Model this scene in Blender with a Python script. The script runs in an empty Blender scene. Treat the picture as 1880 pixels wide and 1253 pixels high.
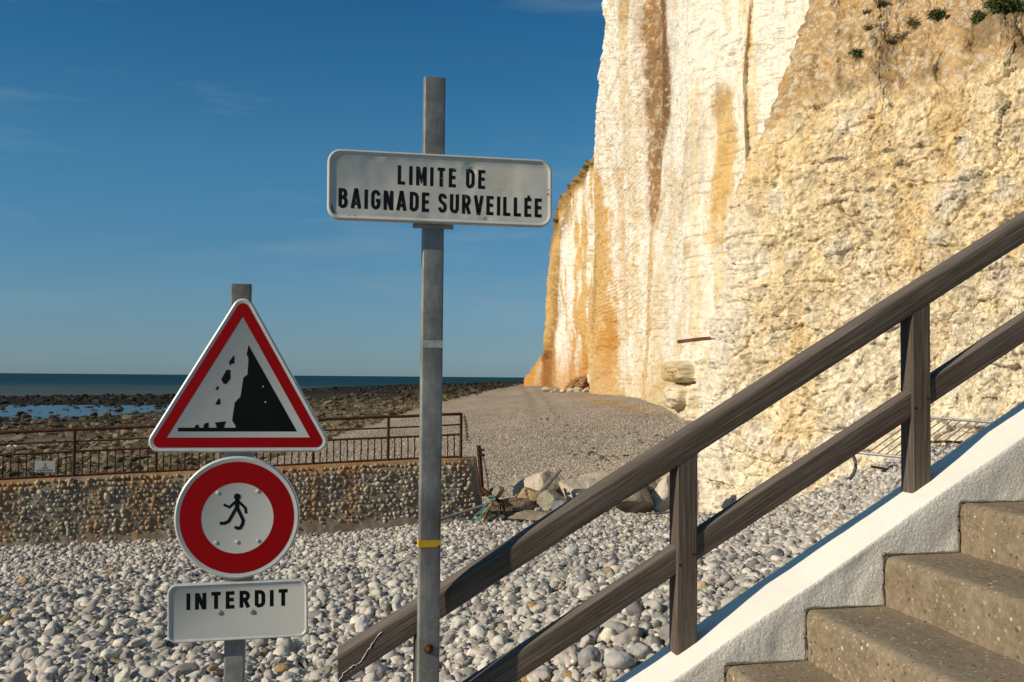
import bpy, math, random
import numpy as np
from math import radians, sin, cos, pi, sqrt
from mathutils import Vector, Matrix

sc = bpy.context.scene
RNG = np.random.default_rng(7)
random.seed(7)

# ------------------------------------------------------------------ camera, light, exposure
F, CX, CY = 1828.0, 940.0, 626.5          # focal length and centre in photograph pixels
EYE = np.array([0.0, 0.0, 8.0])           # eye height above the sea
PITCH, ROLL = radians(2.083), radians(0.475)
cam_d = bpy.data.cameras.new("camera")
cam_d.sensor_width = 36.0
cam_d.lens = 36.0 * F / 1880.0
cam_d.clip_start, cam_d.clip_end = 0.05, 90000.0
cam = bpy.data.objects.new("camera", cam_d)
sc.collection.objects.link(cam)
CAMROT = Matrix.Rotation(pi / 2 + PITCH, 3, 'X') @ Matrix.Rotation(ROLL, 3, 'Z')
cam.matrix_world = Matrix.Translation(Vector(EYE)) @ CAMROT.to_4x4()
sc.camera = cam

SUN_EL = radians(26.0)
SUN_H = (-0.9131, -0.4078)                  # horizontal direction towards the sun
to_sun = Vector((SUN_H[0] * cos(SUN_EL), SUN_H[1] * cos(SUN_EL), sin(SUN_EL))).normalized()
sun_d = bpy.data.lights.new("sun", 'SUN')
sun_d.energy = 4.6
sun_d.angle = radians(0.5)
sun_d.color = (1.0, 0.88, 0.70)
sun = bpy.data.objects.new("sun", sun_d)
sc.collection.objects.link(sun)
sun.rotation_euler = to_sun.to_track_quat('Z', 'Y').to_euler()
sun.location = (-20, -10, 30)

world = bpy.data.worlds.new("World")
sc.world = world
world.use_nodes = True
nt = world.node_tree
nt.nodes.clear()
w_out = nt.nodes.new('ShaderNodeOutputWorld')
w_bg = nt.nodes.new('ShaderNodeBackground')
w_sky = nt.nodes.new('ShaderNodeTexSky')
w_sky.sky_type = 'NISHITA'
w_sky.sun_disc = False
w_sky.sun_elevation = SUN_EL
w_sky.sun_rotation = math.atan2(SUN_H[0], SUN_H[1]) % (2 * pi)
w_sky.air_density, w_sky.dust_density, w_sky.ozone_density = 1.0, 0.05, 4.5
w_bg.inputs['Strength'].default_value = 0.088
w_hs = nt.nodes.new('ShaderNodeHueSaturation')
w_hs.inputs['Saturation'].default_value = 1.18
w_hs.inputs['Value'].default_value = 1.0
w_hs.inputs['Hue'].default_value = 0.487
# thin cirrus streaks
w_tc = nt.nodes.new('ShaderNodeTexCoord')
w_mp = nt.nodes.new('ShaderNodeMapping')
w_mp.inputs['Scale'].default_value = (2.2, 2.2, 16.0)
w_mp.inputs['Rotation'].default_value = (0.0, 0.10, 0.0)
w_ns = nt.nodes.new('ShaderNodeTexNoise')
w_ns.inputs['Scale'].default_value = 2.1
w_ns.inputs['Detail'].default_value = 7.0
w_ns.inputs['Roughness'].default_value = 0.55
w_rp = nt.nodes.new('ShaderNodeValToRGB')
w_rp.color_ramp.elements[0].position = 0.55
w_rp.color_ramp.elements[0].color = (0, 0, 0, 1)
w_rp.color_ramp.elements[1].position = 0.95
w_rp.color_ramp.elements[1].color = (0.5, 0.5, 0.5, 1)
w_mx = nt.nodes.new('ShaderNodeMixRGB')
w_mx.inputs['Color2'].default_value = (3.0, 4.0, 4.6, 1)
nt.links.new(w_tc.outputs['Generated'], w_mp.inputs['Vector'])
nt.links.new(w_mp.outputs['Vector'], w_ns.inputs['Vector'])
nt.links.new(w_ns.outputs['Fac'], w_rp.inputs['Fac'])
nt.links.new(w_rp.outputs['Color'], w_mx.inputs['Fac'])
w_sep = nt.nodes.new('ShaderNodeSeparateXYZ')
w_el = nt.nodes.new('ShaderNodeValToRGB')
w_gm = nt.nodes.new('ShaderNodeMixRGB'); w_gm.blend_type = 'MULTIPLY'; w_gm.inputs['Fac'].default_value = 1.0
_e = w_el.color_ramp
for _p, _c in ((0.0, (0.36, 0.56, 0.90)), (0.075, (0.56, 0.67, 0.82)), (0.21, (0.66, 0.84, 0.90)), (0.36, (0.42, 0.72, 0.86)), (0.50, (0.85, 0.90, 0.90))):
    _k = _e.elements.new(_p); _k.color = _c + (1,)
_e.elements.remove(_e.elements[0])
_e.elements[-1].position = 1.0; _e.elements[-1].color = (1.25, 1.02, 0.82, 1)
nt.links.new(w_tc.outputs['Generated'], w_sep.inputs[0])
nt.links.new(w_sep.outputs['Z'], w_el.inputs['Fac'])
nt.links.new(w_sky.outputs['Color'], w_hs.inputs['Color'])
nt.links.new(w_hs.outputs['Color'], w_gm.inputs['Color1'])
nt.links.new(w_el.outputs['Color'], w_gm.inputs['Color2'])
nt.links.new(w_gm.outputs['Color'], w_mx.inputs['Color1'])
nt.links.new(w_mx.outputs['Color'], w_bg.inputs['Color'])
nt.links.new(w_bg.outputs['Background'], w_out.inputs['Surface'])

sc.view_settings.view_transform = 'Standard'
sc.view_settings.look = 'None'
sc.view_settings.exposure = 0.0
sc.view_settings.gamma = 1.0

# ------------------------------------------------------------------ helpers
CM = np.array(CAMROT)
def at(px, py, Y):
    """world point seen at a photograph pixel, Y metres in front of the camera"""
    px, py, Y = np.broadcast_arrays(np.asarray(px, float), np.asarray(py, float), np.asarray(Y, float))
    d = np.stack([(px - CX) / F, -(py - CY) / F, -np.ones_like(px)], -1) @ CM.T
    return EYE + d * (Y / d[..., 1])[..., None]

def horizon(px):
    return 693.0 + (np.asarray(px, float) - CX) * math.tan(ROLL)

def tag(o, label=None, cat=None, group=None, kind=None):
    if label: o['label'] = label
    if cat: o['category'] = cat
    if group: o['group'] = group
    if kind: o['kind'] = kind
    return o

def link(o, parent=None):
    sc.collection.objects.link(o)
    if parent is not None: o.parent = parent
    return o

def empty(name, loc=(0, 0, 0), rz=0.0):
    o = bpy.data.objects.new(name, None)
    o.empty_display_size = 0.1
    o.location = loc
    o.rotation_euler = (0, 0, rz)
    return link(o)

def obj(name, V, Fc, mats, parent=None, smooth=False, matrix=None, col=None, mi=None, sharp=None):
    me = bpy.data.meshes.new(name)
    me.from_pydata([tuple(map(float, v)) for v in V], [], [tuple(int(i) for i in f) for f in Fc])
    for m in (mats if isinstance(mats, (list, tuple)) else [mats]): me.materials.append(m)
    if smooth: me.polygons.foreach_set('use_smooth', np.ones(len(me.polygons), bool))
    if mi is not None: me.polygons.foreach_set('material_index', np.asarray(mi, np.int32))
    if col is not None: set_col(me, col)
    me.update()
    if smooth and sharp is not None:
        me.set_sharp_from_angle(angle=radians(sharp))
    o = bpy.data.objects.new(name, me)
    if matrix is not None: o.matrix_basis = matrix
    return link(o, parent)

def set_col(me, col, name='tint'):
    a = me.attributes.new(name, 'FLOAT_COLOR', 'POINT')
    c = np.ones((len(me.vertices), 4), np.float32)
    c[:, :3] = col
    a.data.foreach_set('color', c.ravel())

def fast_mesh(name, V, Fc, mat, col=None, smooth=True):
    """big meshes: V (n,3), Fc (m,k) arrays"""
    V = np.ascontiguousarray(V, np.float32)
    Fc = np.ascontiguousarray(Fc, np.int32)
    me = bpy.data.meshes.new(name)
    m, k = Fc.shape
    me.vertices.add(len(V)); me.vertices.foreach_set('co', V.ravel())
    me.loops.add(m * k); me.loops.foreach_set('vertex_index', Fc.ravel())
    me.polygons.add(m)
    me.polygons.foreach_set('loop_start', np.arange(0, m * k, k, dtype=np.int32))
    me.polygons.foreach_set('loop_total', np.full(m, k, np.int32))
    me.polygons.foreach_set('use_smooth', np.full(m, smooth, bool))
    me.materials.append(mat)
    if col is not None: set_col(me, col)
    me.update(calc_edges=True)
    o = bpy.data.objects.new(name, me)
    return link(o)

def grid_faces(nr, nc):
    i = np.arange(nr - 1)[:, None] * nc + np.arange(nc - 1)[None, :]
    return np.stack([i, i + 1, i + nc + 1, i + nc], -1).reshape(-1, 4)

# noise in numpy --------------------------------------------------
def _h(ix, iy, iz, s):
    n = (ix.astype(np.int64) * 374761393 + iy.astype(np.int64) * 668265263 + iz.astype(np.int64) * 2147483647 + s * 974634777) & 0xffffffff
    n = ((n ^ (n >> 13)) * 1274126177) & 0xffffffff
    n = ((n ^ (n >> 16)) * 2246822519) & 0xffffffff
    return ((n ^ (n >> 15)) & 0xffffff) / float(0xffffff)

def vnoise(x, y, z=0.0, s=0):
    x, y, z = np.broadcast_arrays(np.asarray(x, float), np.asarray(y, float), np.asarray(z, float))
    x0, y0, z0 = np.floor(x), np.floor(y), np.floor(z)
    fx, fy, fz = x - x0, y - y0, z - z0
    fx, fy, fz = [t * t * t * (t * (t * 6 - 15) + 10) for t in (fx, fy, fz)]
    r = 0
    for dx in (0, 1):
        for dy in (0, 1):
            for dz in (0, 1):
                w = (fx if dx else 1 - fx) * (fy if dy else 1 - fy) * (fz if dz else 1 - fz)
                r = r + w * _h(x0 + dx, y0 + dy, z0 + dz, s)
    return r * 2 - 1

def fbm(x, y, z=0.0, s=0, o=5, g=0.5, l=2.03):
    a, t, r = 1.0, 0.0, 0.0
    x, y, z = np.asarray(x, float), np.asarray(y, float), np.asarray(z, float)
    for i in range(o):
        r = r + a * vnoise(x, y, z, s + i * 17)
        t += a; a *= g
        x, y, z = x * l + 3.1, y * l + 7.7, z * l + 1.3
    return r / t

def worley(x, y, s=0):
    x, y = np.asarray(x, float), np.asarray(y, float)
    x0, y0 = np.floor(x), np.floor(y)
    f1 = np.full(x.shape, 9.0); f2 = np.full(x.shape, 9.0); cid = np.zeros(x.shape)
    for dx in (-1, 0, 1):
        for dy in (-1, 0, 1):
            cx, cy = x0 + dx, y0 + dy
            jx = cx + _h(cx, cy, cx * 0, s + 1); jy = cy + _h(cx, cy, cx * 0, s + 2)
            d = np.hypot(x - jx, y - jy)
            closer = d < f1
            f2 = np.where(closer, f1, np.minimum(f2, d))
            cid = np.where(closer, _h(cx, cy, cx * 0, s + 3), cid)
            f1 = np.minimum(f1, d)
    return f1, f2, cid

def blocks(x, y, s=0):
    """fractured blocks: every cell has its own offset and its own tilt; also the distance to the joints"""
    x, y = np.asarray(x, float), np.asarray(y, float)
    x0, y0 = np.floor(x), np.floor(y)
    f1 = np.full(x.shape, 9.0); f2 = np.full(x.shape, 9.0); v = np.zeros(x.shape); cid = np.zeros(x.shape)
    for dx in (-1, 0, 1):
        for dy in (-1, 0, 1):
            cx, cy = x0 + dx, y0 + dy
            ex, ey = x - cx - _h(cx, cy, cx * 0, s + 1), y - cy - _h(cx, cy, cx * 0, s + 2)
            d = np.maximum(np.abs(ex), np.abs(ey)) * 0.6 + np.hypot(ex, ey) * 0.4
            q = _h(cx, cy, cx * 0, s + 3)
            t = (q - 0.5) + 0.8 * ((_h(cx, cy, cx * 0, s + 4) - 0.5) * ex + (_h(cx, cy, cx * 0, s + 5) - 0.5) * ey)
            closer = d < f1
            f2 = np.where(closer, f1, np.minimum(f2, d)); v = np.where(closer, t, v); cid = np.where(closer, q, cid); f1 = np.minimum(f1, d)
    return v, f2 - f1, cid

def sstep(a, b, x):
    t = np.clip((np.asarray(x, float) - a) / (b - a), 0, 1)
    return t * t * (3 - 2 * t)

def lerp(a, b, t): return a + (b - a) * t

def mixc(c, d, m):
    return c * (1 - m[..., None]) + np.asarray(d, float) * m[..., None]

# icosphere -------------------------------------------------------
def ico(sub):
    t = (1 + sqrt(5)) / 2
    V = [(-1, t, 0), (1, t, 0), (-1, -t, 0), (1, -t, 0), (0, -1, t), (0, 1, t), (0, -1, -t), (0, 1, -t), (t, 0, -1), (t, 0, 1), (-t, 0, -1), (-t, 0, 1)]
    V = [np.array(v) / np.linalg.norm(v) for v in V]
    Fc = [(0, 11, 5), (0, 5, 1), (0, 1, 7), (0, 7, 10), (0, 10, 11), (1, 5, 9), (5, 11, 4), (11, 10, 2), (10, 7, 6), (7, 1, 8), (3, 9, 4), (3, 4, 2), (3, 2, 6), (3, 6, 8), (3, 8, 9), (4, 9, 5), (2, 4, 11), (6, 2, 10), (8, 6, 7), (9, 8, 1)]
    for _ in range(sub):
        cache, G = {}, []
        def mid(a, b):
            k = (min(a, b), max(a, b))
            if k not in cache:
                m = V[a] + V[b]; V.append(m / np.linalg.norm(m)); cache[k] = len(V) - 1
            return cache[k]
        for a, b, c in Fc:
            x, y, z = mid(a, b), mid(b, c), mid(c, a)
            G += [(a, x, z), (b, y, x), (c, z, y), (x, y, z)]
        Fc = G
    return np.array(V), np.array(Fc)
ICO = {k: ico(k) for k in (0, 1, 2, 3, 4)}

def pebble_shape(sub, seed, lump=0.16):
    V, Fc = ICO[sub]
    r = 1 + lump * fbm(V[:, 0] * 1.35 + seed * 9.1, V[:, 1] * 1.35, V[:, 2] * 1.35, seed, 3)
    return V * r[:, None], Fc

def rock_shape(sub, seed, nplanes=11, rough=0.05, lo=0.55):
    V, Fc = ICO[sub]
    g = np.random.default_rng(seed)
    N = g.normal(size=(nplanes, 3)); N /= np.linalg.norm(N, axis=1)[:, None]
    D = g.uniform(lo, 0.95, nplanes)
    dd = V @ N.T
    r = np.where(dd > 0.05, D[None] / np.maximum(dd, 0.05), 9).min(1)
    r = np.minimum(r, 1.15)
    r = r * (1 + rough * fbm(V[:, 0] * 3 + seed, V[:, 1] * 3, V[:, 2] * 3, seed, 4))
    return V * r[:, None], Fc

def rotmats(ax, ay, az):
    n = len(az)
    def m(a, i, j):
        R = np.zeros((n, 3, 3)); R[:, range(3), range(3)] = 1
        R[:, i, i] = np.cos(a); R[:, j, j] = np.cos(a); R[:, i, j] = -np.sin(a); R[:, j, i] = np.sin(a)
        return R
    return m(az, 0, 1) @ m(ay, 2, 0) @ m(ax, 1, 2)

def scatter(shapes, P, S, rot, C, jitter=0.0):
    """merge many small stones into one vertex/face array"""
    vs, fs, cs, off = [], [], [], 0
    pick = RNG.integers(0, len(shapes), len(P))
    for k, (V, Fc) in enumerate(shapes):
        idx = np.nonzero(pick == k)[0]
        if not len(idx): continue
        W = V[None] * S[idx][:, None, :]
        W = np.einsum('nij,nmj->nmi', rot[idx], W) + P[idx][:, None, :]
        vs.append(W.reshape(-1, 3))
        fs.append((Fc[None] + (off + np.arange(len(idx)) * len(V))[:, None, None]).reshape(-1, 3))
        cs.append(np.repeat(C[idx], len(V), 0))
        off += len(idx) * len(V)
    return np.concatenate(vs), np.concatenate(fs), np.concatenate(cs)

# mesh builder for bars, tubes, boxes ------------------------------
class MB:
    def __init__(s): s.V, s.F = [], []
    def add(s, V, Fc):
        o = len(s.V); s.V += [tuple(v) for v in V]; s.F += [tuple(i + o for i in f) for f in Fc]; return s
    def box(s, c, d):
        x, y, z = c; a, b, e = d[0] / 2, d[1] / 2, d[2] / 2
        V = [(x + i * a, y + j * b, z + k * e) for i in (-1, 1) for j in (-1, 1) for k in (-1, 1)]
        return s.add(V, [(0, 1, 3, 2), (4, 6, 7, 5), (0, 4, 5, 1), (2, 3, 7, 6), (0, 2, 6, 4), (1, 5, 7, 3)])
    def tube(s, pts, r, n=8, cap=True):
        P = [Vector(p) for p in pts]
        R = r if isinstance(r, (list, tuple)) else [r] * len(P)
        up = Vector((0, 0, 1)); rings = []
        for i, p in enumerate(P):
            t = (P[min(i + 1, len(P) - 1)] - P[max(i - 1, 0)]).normalized()
            a = t.cross(up)
            if a.length < 1e-3: a = t.cross(Vector((0, 1, 0)))
            a.normalize(); b = t.cross(a)
            rings.append([tuple(p + (a * cos(2 * pi * k / n) + b * sin(2 * pi * k / n)) * R[i]) for k in range(n)])
        V = [v for q in rings for v in q]
        Fc = [(i * n + k, i * n + (k + 1) % n, (i + 1) * n + (k + 1) % n, (i + 1) * n + k) for i in range(len(P) - 1) for k in range(n)]
        if cap: Fc += [tuple(range(n))[::-1], tuple((len(P) - 1) * n + k for k in range(n))]
        return s.add(V, Fc)
    def build(s, name, mat, parent=None, smooth=True, sharp=40, matrix=None):
        return obj(name, s.V, s.F, mat, parent, smooth, matrix, sharp=sharp)

# ------------------------------------------------------------------ materials
class NT:
    def __init__(s, name):
        s.m = bpy.data.materials.new(name); s.m.use_nodes = True
        s.t = s.m.node_tree; s.t.nodes.clear()
        s.out = s.t.nodes.new('ShaderNodeOutputMaterial')
        s.b = s.t.nodes.new('ShaderNodeBsdfPrincipled')
        s.t.links.new(s.b.outputs[0], s.out.inputs[0])
        s.tc = s.t.nodes.new('ShaderNodeTexCoord')
    def n(s, typ, **kw):
        x = s.t.nodes.new(typ)
        for k, v in kw.items(): setattr(x, k, v)
        return x
    def l(s, a, b): s.t.links.new(a, b)
    def put(s, sock, v):
        if hasattr(v, 'is_output') or isinstance(v, bpy.types.NodeSocket): s.l(v, sock)
        elif isinstance(v, (tuple, list)): sock.default_value = tuple(v) + ((1,) if len(v) == 3 and sock.type == 'RGBA' else ())
        else: sock.default_value = v
    def vec(s, scale=(1, 1, 1), src='Object', rot=(0, 0, 0)):
        mp = s.n('ShaderNodeMapping'); s.l(s.tc.outputs[src], mp.inputs['Vector'])
        mp.inputs['Scale'].default_value = scale; mp.inputs['Rotation'].default_value = rot
        return mp.outputs[0]
    def noise(s, scale, detail=5, rough=0.55, vec=None, dist=0.0, out='Fac'):
        x = s.n('ShaderNodeTexNoise'); x.inputs['Scale'].default_value = scale
        x.inputs['Detail'].default_value = detail; x.inputs['Roughness'].default_value = rough
        x.inputs['Distortion'].default_value = dist
        s.l(vec if vec is not None else s.tc.outputs['Object'], x.inputs['Vector'])
        return x.outputs[out]
    def vor(s, scale, vec=None, out='Distance', feature='F1', rnd=1.0):
        x = s.n('ShaderNodeTexVoronoi', feature=feature); x.inputs['Scale'].default_value = scale
        x.inputs['Randomness'].default_value = rnd
        s.l(vec if vec is not None else s.tc.outputs['Object'], x.inputs['Vector'])
        return x.outputs[out]
    def ramp(s, v, stops, interp='LINEAR'):
        x = s.n('ShaderNodeValToRGB'); s.l(v, x.inputs[0]); cr = x.color_ramp; cr.interpolation = interp
        while len(cr.elements) < len(stops): cr.elements.new(0.5)
        for e, (p, c) in zip(cr.elements, stops):
            e.position = p
            e.color = (c, c, c, 1) if isinstance(c, (int, float)) else tuple(c) + (1,)
        return x.outputs[0]
    def mix(s, fac, a, b, mode='MIX'):
        x = s.n('ShaderNodeMixRGB', blend_type=mode)
        s.put(x.inputs[0], fac); s.put(x.inputs[1], a); s.put(x.inputs[2], b)
        return x.outputs[0]
    def math(s, op, a, b=0.0):
        x = s.n('ShaderNodeMath', operation=op); s.put(x.inputs[0], a); s.put(x.inputs[1], b); return x.outputs[0]
    def attr(s, name='tint'):
        x = s.n('ShaderNodeAttribute', attribute_name=name); return x.outputs['Color']
    def bump(s, h, strength=0.5, dist=0.01, prev=None):
        x = s.n('ShaderNodeBump'); x.inputs['Strength'].default_value = strength; x.inputs['Distance'].default_value = dist
        s.l(h, x.inputs['Height'])
        if prev is not None: s.l(prev, x.inputs['Normal'])
        return x.outputs[0]
    def done(s, col, rough=0.8, metal=0.0, spec=0.3, normal=None):
        s.put(s.b.inputs['Base Color'], col); s.put(s.b.inputs['Roughness'], rough)
        s.put(s.b.inputs['Metallic'], metal); s.put(s.b.inputs['Specular IOR Level'], spec)
        if normal is not None: s.l(normal, s.b.inputs['Normal'])
        return s.m

def m_galv():
    s = NT('galvanised steel')
    a = s.noise(9, 6, 0.6); b = s.noise(60, 4, 0.6, s.vec((1, 1, 0.35)))
    v = s.vor(55, out='Color')
    c = s.ramp(a, [(0.25, (0.090, 0.090, 0.083)), (0.55, (0.135, 0.134, 0.124)), (0.8, (0.20, 0.197, 0.18))])
    c = s.mix(0.35, c, s.ramp(b, [(0.3, (0.075, 0.075, 0.07)), (0.7, (0.21, 0.207, 0.19))]))
    bw = s.n('ShaderNodeRGBToBW'); s.l(v, bw.inputs[0])
    c = s.mix(0.10, c, bw.outputs[0], 'OVERLAY')
    lz = s.noise(1.0, 3, 0.5, s.vec((0.3, 0.3, 2.2)))
    c = s.mix(1.0, c, s.ramp(lz, [(0.35, 1.05), (0.7, 2.5)]), 'MULTIPLY')
    w = s.noise(14, 3, 0.7, s.vec((3, 3, 0.5)))
    c = s.mix(s.ramp(w, [(0.66, 0), (0.75, 0.5)]), c, (0.36, 0.36, 0.345))
    return s.done(c, s.ramp(a, [(0.3, 0.5), (0.7, 0.68)]), 0.2, 0.35, s.bump(b, 0.12, 0.002))

def m_sign_white(name, base, dirt=(0.36, 0.33, 0.27), amt=0.5, dents=0.3):
    s = NT(name)
    a = s.noise(7, 6, 0.62); b = s.noise(42, 5, 0.65)
    c = s.mix(s.ramp(a, [(0.45, 0), (0.8, amt)]), base, dirt)
    c = s.mix(s.ramp(b, [(0.62, 0), (0.75, 0.35)]), c, tuple(min(1, x * 1.25) for x in base))
    sc_ = s.noise(5, 2, 0.5, s.vec((1.2, 1, 16), rot=(0, 0.5, 0)))
    c = s.mix(s.ramp(sc_, [(0.70, 0), (0.73, 0.45)]), c, (0.62, 0.6, 0.55))
    d = s.vor(8.5)
    h = s.ramp(d, [(0.0, 0.0), (0.14, 0.75), (0.3, 1.0)])
    n = s.bump(s.noise(5, 2), 0.25 * dents, 0.05)
    n = s.bump(h, dents, 0.006, n)
    return s.done(c, s.ramp(a, [(0.3, 0.35), (0.7, 0.55)]), 0, 0.5, n)

def m_paint(name, base, wear=(0.55, 0.5, 0.46), scr=0.72, rough=0.45):
    s = NT(name)
    a = s.noise(6, 5); b = s.noise(90, 3, 0.7)
    c = s.mix(s.ramp(a, [(0.4, 0), (0.8, 0.35)]), base, tuple(x * 0.75 for x in base))
    sc_ = s.noise(6, 2, 0.5, s.vec((1.5, 1, 22), rot=(0, 0.7, 0)))
    k = s.math('MULTIPLY', s.ramp(sc_, [(scr, 0), (scr + 0.015, 1)]), s.ramp(b, [(0.5, 0), (0.62, 0.8)]))
    c = s.mix(k, c, wear)
    return s.done(c, rough, 0, 0.12, s.bump(b, 0.06, 0.001))

def m_wood():
    s = NT('weathered wood')
    g = s.noise(1.0, 9, 0.70, s.vec((3.5, 130, 130)), 0.35)
    g2 = s.noise(1.0, 5, 0.6, s.vec((1.6, 26, 26)))
    bl = s.noise(3.2, 5, 0.6)
    c = s.ramp(g, [(0.28, (0.034, 0.025, 0.018)), (0.46, (0.090, 0.067, 0.049)), (0.60, (0.175, 0.14, 0.112)), (0.74, (0.31, 0.265, 0.225))])
    c = s.mix(s.ramp(g2, [(0.35, 0.6), (0.65, 0)]), c, (0.075, 0.056, 0.041))
    c = s.mix(s.ramp(bl, [(0.5, 0), (0.8, 0.35)]), c, (0.16, 0.135, 0.112))
    # silvered upper faces of the timber
    geo = s.n('ShaderNodeNewGeometry'); sep = s.n('ShaderNodeSeparateXYZ'); s.l(geo.outputs['True Normal'], sep.inputs[0])
    up = s.ramp(sep.outputs['Z'], [(0.25, 0), (0.75, 0.6)])
    c = s.mix(s.math('MULTIPLY', up, s.ramp(g, [(0.35, 0.25), (0.6, 1)])), c, (0.20, 0.17, 0.145))
    n = s.bump(g, 0.8, 0.005); n = s.bump(g2, 0.3, 0.007, n)
    return s.done(c, 0.78, 0, 0.25, n)

def m_whitewash():
    s = NT('whitewashed render')
    a = s.noise(3, 6, 0.6); st = s.noise(75, 6, 0.66, dist=0.6); st2 = s.noise(17, 4, 0.6)
    c = s.mix(s.ramp(a, [(0.45, 0), (0.75, 0.4)]), (0.85, 0.81, 0.72), (0.66, 0.615, 0.53))
    c = s.mix(s.ramp(s.noise(26, 6, 0.7), [(0.66, 0), (0.74, 0.7)]), c, (0.47, 0.45, 0.40))
    geo = s.n('ShaderNodeNewGeometry'); sep = s.n('ShaderNodeSeparateXYZ'); s.l(geo.outputs['True Normal'], sep.inputs[0])
    rough_side = s.ramp(sep.outputs['Z'], [(0.3, 1.0), (0.7, 0.18)])
    n = s.bump(s.math('MULTIPLY', st, rough_side), 1.0, 0.011)
    n = s.bump(s.math('MULTIPLY', st2, rough_side), 0.45, 0.014, n)
    return s.done(c, 0.85, 0, 0.2, n)

def m_concrete():
    s = NT('exposed aggregate concrete')
    a = s.noise(5, 6, 0.62); b = s.noise(38, 5, 0.7)
    c = s.ramp(a, [(0.3, (0.155, 0.118, 0.074)), (0.55, (0.255, 0.200, 0.132)), (0.75, (0.33, 0.265, 0.182))])
    c = s.mix(0.45, c, s.ramp(b, [(0.35, (0.10, 0.077, 0.050)), (0.65, (0.33, 0.262, 0.18))]))
    geo = s.n('ShaderNodeNewGeometry'); sep = s.n('ShaderNodeSeparateXYZ'); s.l(geo.outputs['True Normal'], sep.inputs[0])
    up = s.ramp(sep.outputs['Z'], [(0.4, 0), (0.8, 1)])
    c = s.mix(s.math('MULTIPLY', up, s.ramp(s.noise(9, 5, 0.7), [(0.35, 0.75), (0.75, 0.15)])), c, (0.25, 0.205, 0.148))
    for scale, thr, seed in ((34, 0.20, 0.0), (75, 0.26, 3.0)):
        mp = s.n('ShaderNodeMapping'); s.l(s.tc.outputs['Object'], mp.inputs[0]); mp.inputs['Location'].default_value = (seed, seed, 0)
        dv = s.noise(30, 2, 0.5, mp.outputs[0], out='Color')
        wv = s.mix(0.012, mp.outputs[0], dv, 'ADD')
        d = s.vor(scale, wv); col = s.vor(scale, wv, 'Color')
        sep2 = s.n('ShaderNodeSeparateColor'); s.l(col, sep2.inputs[0])
        k = s.math('MULTIPLY', s.ramp(d, [(thr, 1), (thr + 0.05, 0)]), s.ramp(sep2.outputs[0], [(0.45, 0), (0.50, 0.8)]))
        cc = s.ramp(sep2.outputs[1], [(0.0, (0.07, 0.06, 0.055)), (0.25, (0.26, 0.11, 0.045)), (0.42, (0.42, 0.26, 0.10)), (0.6, (0.40, 0.34, 0.25)), (0.9, (0.60, 0.56, 0.48))], 'CONSTANT')
        c = s.mix(k, c, cc)
    n = s.bump(b, 0.55, 0.006); n = s.bump(s.vor(70), 0.25, 0.004, n)
    return s.done(c, 0.9, 0, 0.15, n)

def m_stone(name='pebble stone', fine=40.0, bump=0.35, dist=0.01):
    s = NT(name)
    a = s.noise(fine * 0.3, 4, 0.6, s.vec(src='Object')); b = s.noise(fine, 5, 0.65)
    c = s.mix(1.0, s.attr(), s.ramp(a, [(0.3, 0.74), (0.55, 1.0), (0.8, 1.14)]), 'MULTIPLY')
    c = s.mix(s.ramp(b, [(0.60, 0), (0.72, 0.5)]), c, (0.60, 0.57, 0.52))
    c = s.mix(s.ramp(s.noise(fine * 0.8, 4, 0.7, s.vec((1, 1.3, 0.9))), [(0.66, 0), (0.78, 0.45)]), c, (0.10, 0.09, 0.08))
    n = s.bump(b, bump, dist)
    return s.done(c, 0.82, 0, 0.25, n)

def m_cliff(name, fine, bump, dist):
    s = NT(name)
    a = s.noise(fine, 7, 0.66); b = s.noise(fine * 3.3, 5, 0.65)
    c = s.mix(1.0, s.attr(), s.ramp(a, [(0.28, 0.70), (0.5, 1.0), (0.75, 1.10)]), 'MULTIPLY')
    vk = 0.35 if fine < 2 else 1.0
    vc = s.vor(fine * 2.6, s.mix(0.25 / fine, s.tc.outputs['Object'], s.noise(fine * 3, 3, 0.6, out='Color'), 'ADD'), 'Color')
    bw = s.n('ShaderNodeRGBToBW'); s.l(vc, bw.inputs[0])
    c = s.mix(vk, c, s.ramp(bw.outputs[0], [(0.2, 0.84), (0.8, 1.12)]), 'MULTIPLY')
    c = s.mix(s.ramp(b, [(0.27, 0.55 * vk), (0.36, 0)]), c, (0.30, 0.215, 0.12))
    n = s.bump(a, bump, dist); n = s.bump(b, bump * 0.6, dist * 0.3, n)
    return s.done(c, 0.92, 0, 0.1, n)

def m_ground():
    s = NT('shingle ground')
    d = s.vor(9.0); cc = s.vor(9.0, out='Color'); d2 = s.vor(3.4); c2 = s.vor(3.4, out='Color')
    sepc = s.n('ShaderNodeSeparateColor'); s.l(cc, sepc.inputs[0])
    sepd = s.n('ShaderNodeSeparateColor'); s.l(c2, sepd.inputs[0])
    v = s.ramp(sepc.outputs[0], [(0, 0.55), (0.5, 0.95), (1, 1.35)])
    v2 = s.ramp(sepd.outputs[0], [(0, 0.78), (0.5, 1.0), (1, 1.22)])
    c = s.mix(1.0, s.attr(), v, 'MULTIPLY'); c = s.mix(1.0, c, v2, 'MULTIPLY')
    big = s.noise(0.35, 6, 0.6)
    c = s.mix(1.0, c, s.ramp(big, [(0.3, 0.80), (0.7, 1.12)]), 'MULTIPLY')
    n = s.bump(d, 0.8, 0.06); n = s.bump(d2, 0.5, 0.12, n)
    return s.done(c, 0.9, 0, 0.15, n)

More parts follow.
